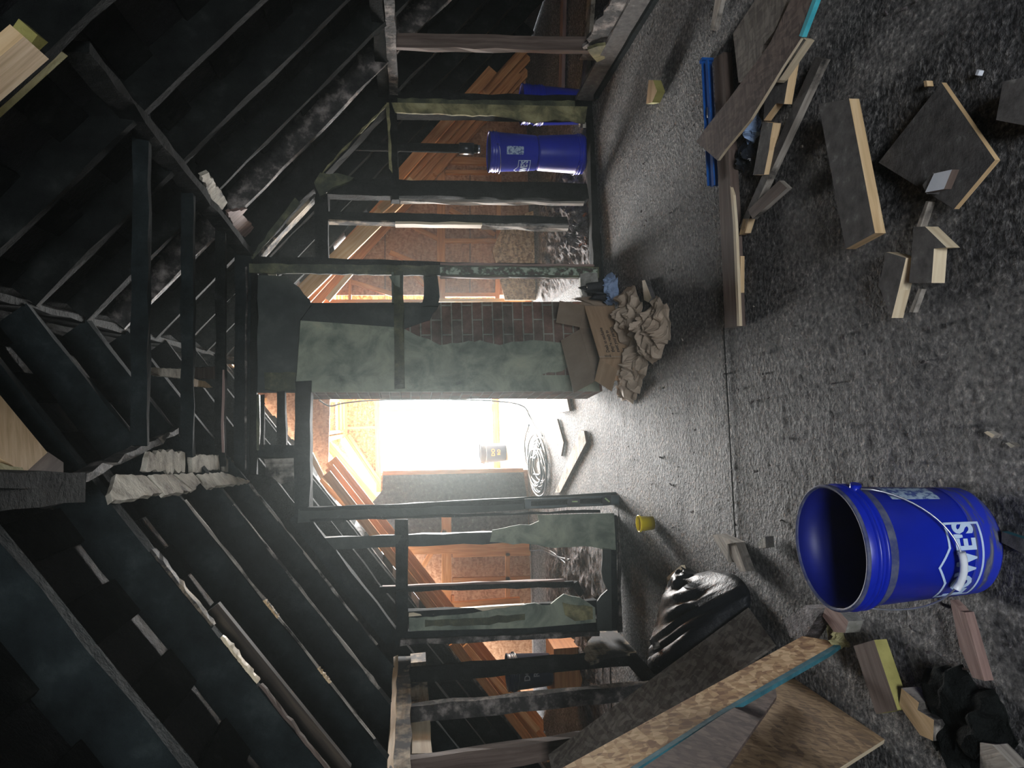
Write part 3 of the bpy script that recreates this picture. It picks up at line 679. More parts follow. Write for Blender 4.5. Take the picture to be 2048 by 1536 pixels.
rem([(455, 425), (495, 418), (485, 430), (508, 455), (490, 475), (475, 470)], 'red_wood', SR, .02, -.02, up=nR)
rem([(505, 475), (520, 500), (545, 535), (590, 605), (575, 605), (515, 520)], 'weathered_pale', lambda x, y, o: PT(x, y, .2), .02, up=PN)
rem([(305, 735), (372, 738), (372, 757), (320, 752), (302, 742)], 'weathered_pale', lambda x, y, o: FL(x, y, ZC+.1), .03, name='wood_stub', amp=.002)
rem([(385, 736), (430, 734), (432, 758), (385, 757)], 'brown_board', lambda x, y, o: FL(x, y, ZC+.1), .03, name='wood_stub', amp=.002)
rem([(385, 757), (410, 762), (425, 775), (383, 773)], 'pine', lambda x, y, o: FL(x, y, ZC+.08), .02, name='wood_stub', amp=.002)
# new timber ends sistered to the rafters
rem([(-60, 165), (48, 73), (98, 118), (-60, 255)], 'pine', SR, .05, -.04, 'new_rafter', 0, nR)
rem([(-60, 262), (75, 70), (136, 112), (-60, 290)], 'yellow_wood', SR, .07, .02, 'new_rafter', 0, nR)
rem([(-60, 720), (0, 790), (95, 905), (50, 946), (-60, 880)], 'pine', SL, .06, -.06, 'new_rafter', 0, nL)
rem([(95, 903), (127, 925), (127, 954), (65, 954), (50, 946)], 'brown_board', SL, .06, -.05, 'new_rafter', 0, nL)
rem([(-60, 925), (0, 925), (20, 932), (45, 935), (50, 946), (0, 952), (-60, 950)], 'insulation', SL, .02, -.07, 'insulation_edge', .004, nL)
# eave closers
for s, x in ((-1, -3.75), (1, 3.95)):
    z = roofz(x)+TH+.1
    slab('eave_board', [Vector((x, -2.9, 0)), Vector((x, 8, 0)), Vector((x, 8, z)), Vector((x, -2.9, z))], (s*.02, 0, 0), 'roof_boards', roof)
slab('osb_sheathing', [Vector((RX-1.3, 8.2, 2.3)), Vector((RX+1.1, 8.2, 2.2)), Vector((RX+.1, 8.2, 3.3)), Vector((RX-.1, 8.2, 3.3))], (0, .02, 0), 'osb_orange', we)
# ================================================================ THINGS
# blue buckets
def lmesh(name, bm, m, parent, smooth=False):
    me = bpy.data.meshes.new(name)
    bm.to_mesh(me); bm.free()
    o = link(name, me, m, None, False); o.parent = parent; return o
BR0, BR1, BH = .131, .149, .37
def bR(z): return BR0+(BR1-BR0)*min(1, z/BH)
def band_pts(zc, wid, a0, a1, n, out):
    return [(a0+(a1-a0)*i/n) for i in range(n+1)]
def curved(bm, poly, a0, z0, out, n=1, thick=.0006):
    """closed strip outline (list of (x,y)) laid on the bucket wall"""
    def f(x, y, o): a = a0+x/.141; r = bR(z0+y)+out+o; return Vector((r*math.cos(a), r*math.sin(a), z0+y))
    v0 = [bm.verts.new(f(x, y, 0)) for x, y in poly]; v1 = [bm.verts.new(f(x, y, thick)) for x, y in poly]
    bm.faces.new(v1)
    k = len(poly)
    for i in range(k): bm.faces.new((v0[i], v0[(i+1) % k], v1[(i+1) % k], v1[i]))
def stroke(bm, pts, w, a0, z0, out):
    for i in range(len(pts)-1):
        (x0, y0), (x1, y1) = pts[i], pts[i+1]; L = math.hypot(x1-x0, y1-y0); k = max(1, int(L/.012))
        nx, ny = -(y1-y0)/L*w/2, (x1-x0)/L*w/2; ex, ey = (x1-x0)/L*w*.4, (y1-y0)/L*w*.4
        for j in range(k):
            ax, ay = x0-ex+(x1-x0+2*ex)*j/k, y0-ey+(y1-y0+2*ey)*j/k; bx, by = x0-ex+(x1-x0+2*ex)*(j+1)/k, y0-ey+(y1-y0+2*ey)*(j+1)/k
            curved(bm, [(ax+nx, ay+ny), (ax-nx, ay-ny), (bx-nx, by-ny), (bx+nx, by+ny)], a0, z0, out)
def bucket(loc, name, label, cat, face_a, m='blue_plastic', mi='blue_inside_shade', logo=True, lab=None, dust=True, bail=1, group=None, flip=False, extra=None, rotx=0, roty=0):
    t = empty(name, loc, label, cat, group)
    bm = bmesh.new()
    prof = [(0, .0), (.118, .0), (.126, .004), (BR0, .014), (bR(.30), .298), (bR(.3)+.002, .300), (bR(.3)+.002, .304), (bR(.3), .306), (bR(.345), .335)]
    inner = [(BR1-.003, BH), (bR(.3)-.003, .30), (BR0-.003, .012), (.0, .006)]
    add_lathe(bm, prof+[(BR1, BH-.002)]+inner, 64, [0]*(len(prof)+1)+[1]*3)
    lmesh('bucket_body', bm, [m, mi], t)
    bm = bmesh.new(); add_lathe(bm, [(BR1-.003, BH-.004), (BR1-.004, BH+.001), (BR1+.002, BH+.003), (BR1+.005, BH), (BR1+.005, BH-.006), (BR1, BH-.009)], 64)
    lmesh('rim', bm, m if not dust else 'rim_dust', t)
    bm = bmesh.new()
    for z in (.318, .338): add_lathe(bm, [(bR(z)-.001, z-.006), (bR(z)+.007, z-.004), (bR(z)+.0075, z+.002), (bR(z)-.001, z+.005)], 64)
    lmesh('collar_ridges', bm, m, t)
    if dust:
        bm = bmesh.new(); add_lathe(bm, [(bR(.296)+.0012, .290), (bR(.3)+.0035, .300), (bR(.31)+.0015, .312)], 64); lmesh('dusty_groove', bm, 'rim_dust', t)
        bm = bmesh.new(); add_lathe(bm, [(BR0+.0008, .012), (bR(.04)+.0006, .04), (bR(.085)+.0006, .085)], 64); lmesh('scuffed_foot', bm, 'dust_smear', t)
    if bail:
        ca, sa = math.cos(face_a), math.sin(face_a); fv = Vector((ca, sa, 0)); sv = Vector((-sa, ca, 0)); P = []
        for i in range(33):
            th = PI*i/32; c = -.155*math.cos(th); s = math.sin(th)
            if bail == 1: fr = math.sqrt(max(.0, .156**2-c*c))+.006*s; z = .315-.175*s**.8
            else: fr = -.02*s; z = .315+.0*s; fr = math.sqrt(max(0, .157**2-c*c)); z = .31-.02*s
            P.append(sv*c+fv*fr+Vector((0, 0, z)))
        bm = bmesh.new(); add_tube(bm, P, .0022, 8); hd = lmesh('handle', bm, 'steel', t)
        if bail == 1:
            bm = bmesh.new(); add_tube(bm, [p+fv*.003 for p in P[13:20]], .0085, 12); lmesh('grip', bm, 'grip_white', hd)
        for s_ in (-1, 1):
            bm = bmesh.new(); c0 = sv*s_*.152+Vector((0, 0, .316))
            add_tube(bm, [c0-sv*s_*.006, c0+sv*s_*.01], .013, 14)
            lmesh('ear', bm, m, t)
    if logo:
        bm = bmesh.new(); w, h = .102, .05
        stroke(bm, [(-w, -h), (w, -h), (w, h), (.045, h-.002), (.045, h-.014), (0, h+.016), (-.045, h-.014), (-.045, h-.002), (-w, h), (-w, -h)] if False else
               [(-w, -h), (w, -h), (w, h-.01), (.045, h-.01), (0, h+.017), (-.045, h-.01), (-w, h-.01), (-w, -h)], .0055, face_a, .115, .0015)
        lg = lmesh('printed_logo', bm, 'white_print', t)
        def fn(c): a = face_a+c.x/.138; z = .115+c.y*1.25-.03; r = bR(z)+.0015+c.z; return Vector((r*math.cos(a), r*math.sin(a), z))
        o = text_on('lettering', "LOWE'S", .058, fn, 'white_print', None, .0022, 1); o.parent = lg
    if lab is not None:
        bm = bmesh.new()
        for k in range(12): curved(bm, [(-.03+.005*k, 0), (-.03+.005*(k+1), 0), (-.03+.005*(k+1), .13), (-.03+.005*k, .13)], lab, .12, .0012)
        lmesh('instruction_label', bm, 'label_print', t)
    if extra:
        for s, size, a, z, mm in extra:
            def fn2(c, a=a, z=z): aa = a+c.x/.14; zz = z+c.y; r = bR(zz)+.0015+c.z; return Vector((r*math.cos(aa), r*math.sin(aa), zz))
            o = text_on('lettering', s, size, fn2, mm, None, .001, 1); o.parent = t
    if flip: t.rotation_euler = (PI+rotx, roty, 0); t.location.z += BH
    else: t.rotation_euler = (rotx, roty, 0)
    return t
fa = math.atan2(-1.63, .38)
bucket((-.375, 1.635, -.002), 'bucket', "blue plastic bucket with white house outline logo standing open in the foreground", 'bucket', fa-.45, lab=fa+1.0)
f2 = math.atan2(-5.2, -1.75)
c1 = FL(1160, 305)
bucket((1.93, 5.36, .0), 'bucket', 'blue bucket turned upside down under an upright one, behind the right stud bay', 'bucket', f2-.5, logo=False, dust=False, bail=2, flip=True, extra=[('IT', .05, PI-f2-.35+0, .22, 'grey_print')])
bucket((1.93, 5.36, .372), 'bucket', 'blue bucket standing on the upturned one, under the black vent pipe', 'bucket', f2-1.15, lab=f2+.1, dust=False, bail=2)
bucket((2.33, 5.42, .0), 'bucket', 'lower blue bucket of a nested pair, half hidden behind the scorched corner post', 'bucket', f2, logo=False, dust=False, bail=0)
bucket((2.335, 5.42, .1), 'bucket', 'blue bucket nested in another, rim showing above the corner post edge', 'bucket', f2, logo=False, dust=False, bail=0)
bucket((-.72, 10.35, 0), 'bucket', 'black bucket with orange letters standing on planks in the bright far opening', 'bucket', -PI/2-.1, m='navy_plastic', mi='navy_plastic', logo=False, dust=False, bail=2, extra=[('DO', .07, -PI/2+.1, .17, 'orange_print'), ('RO', .06, -PI/2+.1, .09, 'orange_print')])
bm_ = bucket((-2.27, 6.0, .24), 'bucket', 'black bucket with white letters seen between the left knee wall studs', 'bucket', -PI/2+.33, m='navy_plastic', mi='navy_plastic', logo=False, dust=False, bail=2, extra=[('DOA', .07, -PI/2+.33, .2, 'grey_print'), ('RIV', .07, -PI/2+.33, .12, 'grey_print')])
# crate-like block the black bucket stands on
bm = bmesh.new(); add_slab(bm, [(-2.5, 5.85, 0), (-2.05, 5.85, 0), (-2.05, 6.2, 0), (-2.5, 6.2, 0)], (0, 0, .236)); tag(obj('timber_block', bm, 'orange_pine'), 'short orange timber block under the black bucket behind the left knee wall', 'block')
# vent pipe with coupling
t = empty('vent_pipe', (1.9, 5.25, .8), 'black cast iron vent pipe hanging down above the stacked blue buckets', 'pipe')
a = PT(955, 298, .42); b = PT(690, 292, .42)
tube('pipe', [a, b, b+(b-a)*.5], .034, 'char', t, 20)
tube('coupling', [a+(b-a)*.03, a+(b-a)*.14], .045, 'black_plastic', t, 20)
tube('threaded_end', [a+(a-b)*.02, a], .03, 'steel', t, 16)
# spirit level leaning on the door jamb
t = empty('spirit_level', tuple(PT(1242, 1000, -.05)), 'dark green metal spirit level standing against the left door jamb', 'spirit level')
def lv(pts, m, name, d=.025, off=-.075, par=None): return slab(name, [PT(*p, off) for p in pts], PN*d, m, par or t)
lv([(1050, 998), (1241, 990), (1242, 994), (1050, 1001)], 'level_teal', 'top_rail', .03); lv([(1050, 1013), (1242, 1005), (1242, 1009), (1050, 1017)], 'level_teal', 'bottom_rail', .03)
lv([(1050, 998), (1062, 998), (1062, 1016), (1050, 1016)], 'level_teal', 'web'); lv([(1135, 995), (1160, 994), (1160, 1012), (1135, 1013)], 'black_plastic', 'vial_housing'); lv([(1205, 992), (1222, 991), (1222, 1009), (1205, 1010)], 'black_plastic', 'vial_housing'); lv([(1222, 991), (1242, 990), (1242, 1009), (1222, 1010)], 'level_teal', 'web')
lv([(1062, 1003), (1135, 1000), (1135, 1008), (1062, 1011)], 'char_teal', 'web', .008, -.065); lv([(1160, 999), (1205, 997), (1205, 1004), (1160, 1006)], 'char_teal', 'web', .008, -.065)
tube('vial', [PT(1144, 1003, -.085), PT(1155, 1003, -.085)], .0045, 'vial_green', t); tube('vial', [PT(1210, 996, -.085), PT(1219, 1004, -.085)], .0055, 'vial_green', t)
# ---- loose boards on the floor
def board(name, top, z, t, label, cat='board', mats=('sooty_board', 'pine'), grp=None, zs=None, z2=None):
    """flat board: top-face corner pixels at height z (or per-corner zs), thickness t downward"""
    P = [FL(x, y, (zs[i] if zs else z)) for i, (x, y) in enumerate(top)]
    o = slab(name, P, (0, 0, -t), mats); return tag(o, label, cat, grp)
lb = board('long_board', [(1427, 118), (1447, 104), (1457, 300), (1466, 450), (1474, 652), (1450, 656), (1437, 370)], .04, .038, 'long brown board with a pale broken edge lying across the middle of the floor', mats=('brown_board', 'brown_board'))
slab('broken_edge', [FL(x, y, .0415) for x, y in ((1460, 372), (1466, 390), (1471, 450), (1479, 652), (1474, 652), (1466, 450))], (0, 0, -.012), 'pine_pale', lb)
board('lath_stick', [(1476, 512), (1481, 512), (1480, 650), (1477, 652)], .02, .018, 'thin pale splintered stick beside the left end of the long brown board', 'stick', ('pine', 'pine'))
t = empty('spirit_level', tuple(FL(1420, 250)), 'blue metal spirit level lying on the floor beside the long brown board', 'spirit level')
def fl_beam(name, p, q, w, h, z, m, par=None): return beam(name, FL(*p, z+h/2), FL(*q, z+h/2), (0, 0, 1), h, w, m, par)
fl_beam('bottom_rail', (1412, 122), (1424, 372), .03, .006, .0, 'level_blue', t); fl_beam('top_rail', (1414, 120), (1427, 372), .024, .006, .05, 'level_blue', t); fl_beam('web', (1413, 122), (1425, 372), .006, .05, .004, 'level_blue', t)
fl_beam('end_cap', (1413, 119), (1413.5, 124), .03, .056, 0, 'level_blue', t)
t2 = tube('vial', [FL(1416, 215, .052), FL(1417, 235, .052)], .006, 'steel', t)
board('osb_strip', [(1392, 284), (1413, 254), (1460, 195), (1539, 88), (1590, -20), (1632, -20), (1603, 75), (1563, 137), (1500, 240), (1451, 299), (1435, 321)], .1, .012, 'long reddish brown charred OSB strip lying over the other boards at the right', 'board', ('osb_brown', 'pine_pale'))
board('painted_edge', [(1604, 74), (1598, 72), (1632, -20), (1640, -20)], .104, .016, 'turquoise painted wooden strip along the edge of the brown OSB strip', 'stick', ('cyan_paint', 'cyan_paint'))
board('wood_offcut', [(1606, 76), (1601, 78), (1565, 140), (1552, 165), (1558, 160), (1612, 80)], .09, .03, 'thin weathered batten under the lower end of the turquoise strip', 'stick', ('weathered', 'pine_pale'))
board('plywood_piece', [(1466, 67), (1520, -15), (1580, -15), (1550, 60), (1527, 90), (1520, 130), (1477, 165)], .075, .018, 'pale grey plywood piece under the brown OSB strip at the right edge', 'board', ('osb_dirty', 'osb_dirty'))
board('wood_offcut', [(1530, 183), (1565, 110), (1586, 102), (1568, 208), (1552, 207), (1527, 241)], .06, .03, 'grey two-by-four offcut with pale side wedged beside the brown OSB strip', 'wood offcut')
board('wood_offcut', [(1525, 243), (1546, 246), (1541, 275), (1538, 300), (1528, 349), (1506, 350)], .05, .032, 'grey offcut with cream mitred side, below the blue rag', 'wood offcut')
board('timber_batten', [(1630, 113), (1645, 118), (1487, 462), (1478, 455)], .03, .028, 'long thin grey batten with a bright edge slanting across the right floor', 'batten', ('sooty_board', 'weathered'))
board('wood_offcut', [(1496, 420), (1558, 361), (1574, 376), (1505, 438)], .055, .02, 'small rectangular brown offcut lying over the lower end of the long thin batten', 'wood offcut', ('brown_board', 'weathered'))
board('lath_stick', [(1486, 438), (1499, 437), (1490, 466), (1478, 470)], .03, .025, 'short yellow wood stub poking out under the small brown offcut', 'stick', ('pine', 'pine'))
board('timber_block', [(1637, 209), (1698, 197), (1750, 466), (1691, 498)], .085, .033, 'thick dark timber block with a clean orange-yellow side, right foreground', 'timber', ('sooty_board', 'pine'))
board('timber_block', [(1655, 225), (1690, 215), (1735, 455), (1700, 470)], .051, .051, 'dark bearer hidden under the thick block with the orange-yellow side', 'timber', ('sooty_board', 'char'))
board('osb_square', [(1883, 165), (1990, 320), (1908, 418), (1757, 325)], .03, .014, 'square sooty OSB panel lying on the right foreground floor', 'board', ('sooty_board', 'pine'))
board('wood_chip', [(1850, 385), (1868, 347), (1904, 339), (1888, 378)], .075, .02, 'white-faced wood chip standing on the square OSB panel', 'wood offcut', ('grip_white', 'brown_board'))
board('wood_offcut', [(1845, 370), (1865, 345), (1870, 350), (1853, 388)], .07, .035, 'dark wedge under the white-faced chip on the OSB panel', 'wood offcut', ('sooty_board', 'sooty_board'))
board('wood_offcut', [(1828, 454), (1850, 453), (1893, 495), (1868, 497), (1863, 566), (1818, 566)], .045, .038, 'angled grey offcut with pale sawn edges below the OSB panel', 'wood offcut', ('sooty_board', 'pine_pale'))
board('wood_offcut', [(1772, 504), (1812, 516), (1797, 580), (1783, 636), (1758, 572)], .045, .036, 'curved grey offcut with cream side, leftmost of the foreground offcuts', 'wood offcut', ('sooty_board', 'pine_pale'))
board('lath_stick', [(1852, 402), (1857, 404), (1840, 455), (1833, 453)], .03, .02, 'pale stick between the OSB panel and the angled grey offcut', 'stick', ('weathered', 'weathered'))
board('lath_stick', [(1837, 577), (1843, 578), (1826, 625), (1818, 624)], .02, .015, 'pale greenish stick beside the curved grey offcut', 'stick', ('weathered', 'weathered'))
board('timber_block', [(2006, 163), (2070, 150), (2070, 255), (1992, 240)], .06, .055, 'dark sooty block cut off by the frame at the bottom right', 'timber', ('sooty_board', 'pine_pale'))
board('lath_stick', [(1284, 561), (1290, 560), (1303, 595), (1297, 605), (1288, 600)], .03, .025, 'small cream wood sliver right of the crumpled brown paper', 'stick', ('pine_pale', 'sooty_board'))
board('wood_offcut', [(1292, 208), (1297, 160), (1306, 160), (1314, 182), (1304, 205)], .05, .045, 'small triangular wood offcut lying alone near the right wall', 'wood offcut', ('pine', 'yellow_wood'))
board('lath_stick', [(1428, 60), (1445, -10), (1432, -10), (1420, 60)], .03, .02, 'grey batten at the right frame edge near the plywood piece', 'stick', ('weathered', 'weathered'))
board('wood_offcut', [(1423, 1071), (1434, 1068), (1471, 1085), (1455, 1088), (1456, 1125)], .05, .045, 'dirty pale broken plank end near the black bag', 'wood offcut', ('weathered', 'weathered'))
board('wood_offcut', [(1456, 1088), (1471, 1085), (1492, 1143), (1480, 1143), (1460, 1110)], .045, .04, 'second piece of the broken plank lying beside the black bag', 'wood offcut', ('weathered', 'weathered'))
board('rubble_lump', [(1514, 1085), (1530, 1073), (1532, 1095), (1518, 1097)], .04, .035, 'grey angular lump between the broken plank and the big blue bucket', 'rubble lump', ('mineral', 'mineral'))
board('dirt_block', [(1568, 1238), (1612, 1210), (1640, 1225), (1606, 1280), (1580, 1275)], .07, .06, 'earth-caked block beside the black bag and the leaning boards', 'block', ('debris', 'debris'))
board('brick_lump', [(1650, 1216), (1672, 1216), (1697, 1243), (1690, 1266), (1668, 1264), (1645, 1232)], .06, .05, 'small brown-grey brick lump between the bucket and the leaning board', 'brick', ('red_wood', 'mineral'))
board('timber_block', [(1707, 1292), (1748, 1280), (1795, 1420), (1752, 1428)], .07, .04, 'brown block with a mouldy yellow side standing below the big bucket', 'timber', ('brown_board', 'yellow_wood'))
board('wood_splinter', [(1900, 1200), (1912, 1212), (1920, 1222), (1930, 1225), (1969, 1362), (1945, 1355), (1918, 1290)], .03, .025, 'pinkish splintered stake lying beside the base of the big bucket', 'stick', ('red_wood', 'red_wood'))
board('wood_splinter', [(1803, 1376), (1838, 1405), (1835, 1420), (1868, 1440), (1866, 1482), (1840, 1470), (1798, 1410)], .06, .05, 'split orange piece of wood at the bottom left corner', 'wood offcut', ('pine', 'weathered'))
board('wood_splinter', [(1960, 1485), (1985, 1490), (2030, 1536), (1960, 1545)], .05, .04, 'frayed grey timber end in the dark bottom corner', 'wood offcut', ('weathered', 'weathered'))
board('teal_edged_board', [(2003, 1063), (2060, 1082), (2060, 1115), (2003, 1085)], .02, .018, 'teal edged board just behind the base of the big bucket', 'board', ('sooty_board', 'teal_paint'))
board('pale_chip', [(1968, 865), (1975, 862), (1990, 870), (1984, 876)], .02, .018, 'small pale yellow chip beyond the big bucket, topmost of a pair', 'wood chip', ('pine_pale', 'weathered'))
board('pale_chip', [(2010, 886), (2018, 885), (2030, 892), (2022, 896)], .02, .018, 'small grey-white chip beyond the big bucket, nearer of a pair', 'wood chip', ('weathered_pale', 'weathered'))
board('pale_chip', [(1847, 162), (1853, 161), (1855, 172), (1849, 174)], .02, .018, 'tiny yellow wood chip beside the corner of the square OSB panel', 'wood chip', ('pine', 'pine'))
board('pale_chip', [(1950, 150), (1954, 139), (1959, 141), (1955, 151)], .015, .013, 'tiny white chip on the bare floor at the far right', 'wood chip', ('grip_white', 'grip_white'))
# scrap on the far room floor
board('scrap_plank', [(1096, 780), (1130, 778), (1139, 822), (1116, 826)], .03, .025, 'pale plank end beside the chimney foot in the far doorway', 'scrap plank', ('weathered_pale', 'brown_board'))
board('scrap_plank', [(1108, 838), (1114, 838), (1127, 885), (1122, 912), (1116, 911), (1120, 886)], .02, .016, 'thin bent plank on the bright doorway floor', 'scrap plank', ('weathered_pale', 'brown_board'))
board('scrap_plank', [(1160, 860), (1168, 862), (1172, 885), (1120, 985), (1110, 985)], .025, .022, 'long tapering pale plank on the doorway floor beside the coiled cords', 'scrap plank', ('weathered_pale', 'brown_board'))
# leaning sheets at left
pA, pB, pC = FL(1500, 1218, .02), FL(1553, 1292, .02), XX(1100, 1512, -1.55)
pts = [pA, pB, pC+(pB-pA), pC]
o = slab('osb_sheet', pts, (pB-pA).cross(pC-pA).normalized()*-.012, 'osb_dirty'); tag(o, 'grey OSB sheet leaning on the left knee wall behind the orange strip', 'board')
p0, p1, p2 = FL(1605, 1272, .1), FL(1678, 1285, .02), D(1120, 1536, 1.75)
pp = onplane([(1605, 1272), (1678, 1284), (1440, 1422), (1225, 1560), (1080, 1560)], p0, p1, p2)
nn = (p1-p0).cross(p2-p0).normalized()
if nn.y < 0: nn = -nn
o = slab('osb_strip', pp, nn*.012, 'osb'); t = tag(o, 'long fresh orange OSB strip leaning up out of the left corner', 'board')
ed = onplane([(1678, 1284), (1682, 1289), (1660, 1305), (1440, 1431), (1238, 1560), (1222, 1560), (1440, 1421)], p0-nn*.001, p1-nn*.001, p2-nn*.001)
slab('painted_edge', ed, nn*.013, 'teal_paint', o)
q0, q1, q2 = FL(1560, 1345, .02), FL(1768, 1487, .02), D(1410, 1536, 1.6)
n2 = (q1-q0).cross(q2-q0).normalized(); n2 = n2 if n2.y > 0 else -n2
o = slab('osb_sheet', onplane([(1530, 1352), (1590, 1365), (1768, 1487), (1655, 1560), (1390, 1562), (1535, 1382)], q0, q1, q2), n2*.012, ('osb_rust', 'pine_pale')); tag(o, 'rusty brown OSB sheet with a pale edge in the bottom left corner', 'board')
o = slab('osb_sheet', onplane([(1548, 1374), (1552, 1400), (1440, 1562), (1262, 1562), (1440, 1440)], q0+n2*.03, q1+n2*.03, q2+n2*.03), n2*.012, 'osb_brown'); tag(o, 'dark brown OSB sheet between the orange strip and the rusty sheet', 'board')
# ---- yellow cap
c = FL(1306, 1046)
bm = bmesh.new(); add_lathe(bm, [(0, .004), (.036, .004), (.038, .0), (.043, .075), (.049, .078), (.049, .088), (.044, .088), (.035, .01), (0, .012)], 32)
o = obj('cap', bm, 'yellow_plastic', None, True); o.location = c; tag(o, 'small bright yellow plastic cup on the floor left of the doorway', 'cup')
# ---- cardboard box with open flaps
A = FL(1265, 716); B = FL(1229, 611); e1 = (B-A); w_ = e1.length; e1.normalize(); e2 = Vector((-e1.y, e1.x, 0))
hb = .21; dp = .2
t = empty('cardboard_box', tuple(A), 'open brown shipping box with printed slogan in front of the chimney', 'box')
Z3 = Vector((0, 0, 1))
def boxp(name, o_, u_, v_, ext, m): return slab(name, [o_, o_+u_, o_+u_+v_, o_+v_], ext, m, t)
fr = boxp('front_panel', A, e1*w_, Z3*hb, e2*.004, 'cardboard')
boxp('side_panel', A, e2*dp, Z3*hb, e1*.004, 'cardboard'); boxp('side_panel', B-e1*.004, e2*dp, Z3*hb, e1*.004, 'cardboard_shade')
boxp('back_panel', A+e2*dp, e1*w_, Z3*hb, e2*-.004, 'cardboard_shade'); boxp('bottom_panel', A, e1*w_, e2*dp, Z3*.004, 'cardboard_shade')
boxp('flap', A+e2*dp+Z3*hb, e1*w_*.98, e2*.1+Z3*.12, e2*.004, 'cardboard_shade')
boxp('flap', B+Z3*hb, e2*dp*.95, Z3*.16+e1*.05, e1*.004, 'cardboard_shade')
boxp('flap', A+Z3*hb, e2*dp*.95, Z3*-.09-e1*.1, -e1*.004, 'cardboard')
boxp('tape_edge', A+e1*.012-e2*.0012, e1*.006, Z3*hb, e2*.001, 'kraft')
def fbx(c): return A+e1*c.x+Z3*c.y-e2*(.0015+c.z)
for k, (s, sz) in enumerate((('Deals so exclusive', .032), ("they're ready to", .032), ('meet your parents.', .032))):
    me = text_verts(s, sz, .0004)
    x0 = min(v.co.x for v in me.vertices)
    for v in me.vertices: v.co = fbx(Vector((v.co.x-x0+.055, v.co.y+.135-.033*k, v.co.z)))
    link('lettering', me, 'black_print', fr)
for sym in (((.015, .018, .034, .004), (.015, .05, .034, .004), (.015, .018, .004, .036), (.045, .018, .004, .036), (.018, .028, .03, .016)), ((.012, .139, .004, .036), (.022, .139, .004, .036), (.008, .136, .025, .004))):
    bm = bmesh.new()
    for x, y, w2_, h2 in sym:
        add_slab(bm, [fbx(Vector((x, y, 0))), fbx(Vector((x+w2_, y, 0))), fbx(Vector((x+w2_, y+h2, 0))), fbx(Vector((x, y+h2, 0)))], -e2*.0006)
    obj('printed_symbol', bm, 'black_print', fr)
me = text_verts('pr', .03, .0004)
for v in me.vertices: v.co = fbx(Vector((v.co.x+.08, v.co.y+.03, v.co.z)))
link('lettering', me, 'black_print', fr)
# ---- crumpled things
def crumple(name, pix, z, h, m, label, cat, seed=0, cell=9., amp=.5, n=64):
    """crumpled sheet over a footprint given by photo points on the floor"""
    P = [FL(x, y, 0) for x, y in pix]; c = sum(P, Vector())/len(P)
    ang = sorted(((math.atan2((p-c).y, (p-c).x), (p-c).length) for p in P))
    def rad(a):
        k = len(ang)
        for i in range(k):
            a0, r0 = ang[i]; a1, r1 = ang[(i+1) % k]
            d = (a1-a0) % (2*PI); q = (a-a0) % (2*PI)
            if q <= d: return r0+(r1-r0)*(q/d if d else 0)
        return ang[0][1]
    bm = bmesh.new(); R = 26; V = [[bm.verts.new(c+Vector((0, 0, h*.5)))]]
    for i in range(1, R+1):
        row = []
        for j in range(n):
            a = 2*PI*j/n-PI; f = i/R; r = rad(a)*f*.9*(1+.22*noise.noise(Vector((math.cos(a)*3, math.sin(a)*3, seed))))
            p = c+Vector((math.cos(a)*r, math.sin(a)*r, 0))
            wv = Vector((p.x*cell, p.y*cell, seed)); wv += noise.noise_vector(wv*.6)*.7
            dd, _ = noise.voronoi(wv)
            cr_ = max(0, 1-abs(noise.noise(wv*.9))*2.6)*.75+max(0, 1-abs(noise.noise(wv*2.1+Vector((3, 1, 5))))*2.6)*.35
            env = (1-f**3)*.75+.25*(1-f**12)
            zz = h*env*(.05+.95*cr_*(.35+1.1*(noise.noise(Vector((p.x*7, p.y*7, seed+7)))*.5+.5)))+h*.35*noise.noise(Vector((p.x*9, p.y*9, seed+4)))*env
            lat = Vector((noise.noise(p*22+Vector((seed, 0, 0))), noise.noise(p*22+Vector((0, seed, 9))), 0))*.028*amp*2
            row.append(bm.verts.new(p+lat+Vector((0, 0, max(.002, zz)+z))))
        V.append(row)
    for j in range(n): bm.faces.new((V[0][0], V[1][j], V[1][(j+1) % n]))
    for i in range(1, R):
        for j in range(n):
            k = (j+1) % n
            bm.faces.new((V[i][j], V[i+1][j], V[i+1][k])); bm.faces.new((V[i][j], V[i+1][k], V[i][k]))
    lo = [bm.verts.new(v.co-Vector((0, 0, v.co.z-z))) for v in V[R]]
    for j in range(n): bm.faces.new((V[R][j], lo[j], lo[(j+1) % n], V[R][(j+1) % n]))
    bm.faces.new(lo)
    return tag(obj(name, bm, m), label, cat)
crumple('crumpled_paper', [(1245, 590), (1280, 595), (1288, 635), (1275, 680), (1245, 668), (1232, 640)], 0, .09, 'kraft', 'crumpled brown packing paper nearest the blue cloth, right of the box', 'packing paper', 1)
crumple('crumpled_paper', [(1300, 625), (1335, 605), (1345, 640), (1343, 690), (1325, 708), (1285, 690), (1258, 665), (1280, 645)], 0, .11, 'kraft', 'largest crumpled brown packing paper, nearest the camera', 'packing paper', 5)
crumple('crumpled_paper', [(1250, 715), (1285, 695), (1300, 720), (1290, 760), (1278, 790), (1255, 800), (1235, 780), (1240, 745)], 0, .1, 'kraft', 'crumpled brown packing paper against the left corner of the box', 'packing paper', 9)
crumple('blue_cloth', [(1213, 570), (1238, 574), (1238, 598), (1226, 606), (1215, 600)], .0, .08, 'pale_blue_rag', 'scrap of pale blue plastic beside the box and the bottom plate', 'cloth', 3, 18)
crumple('blue_rag', [(1495, 228), (1520, 232), (1524, 262), (1510, 292), (1495, 285), (1492, 250)], .0, .06, 'pale_blue_rag', 'crumpled pale blue rag between the brown OSB strip and the grey offcuts', 'cloth', 12, 22)
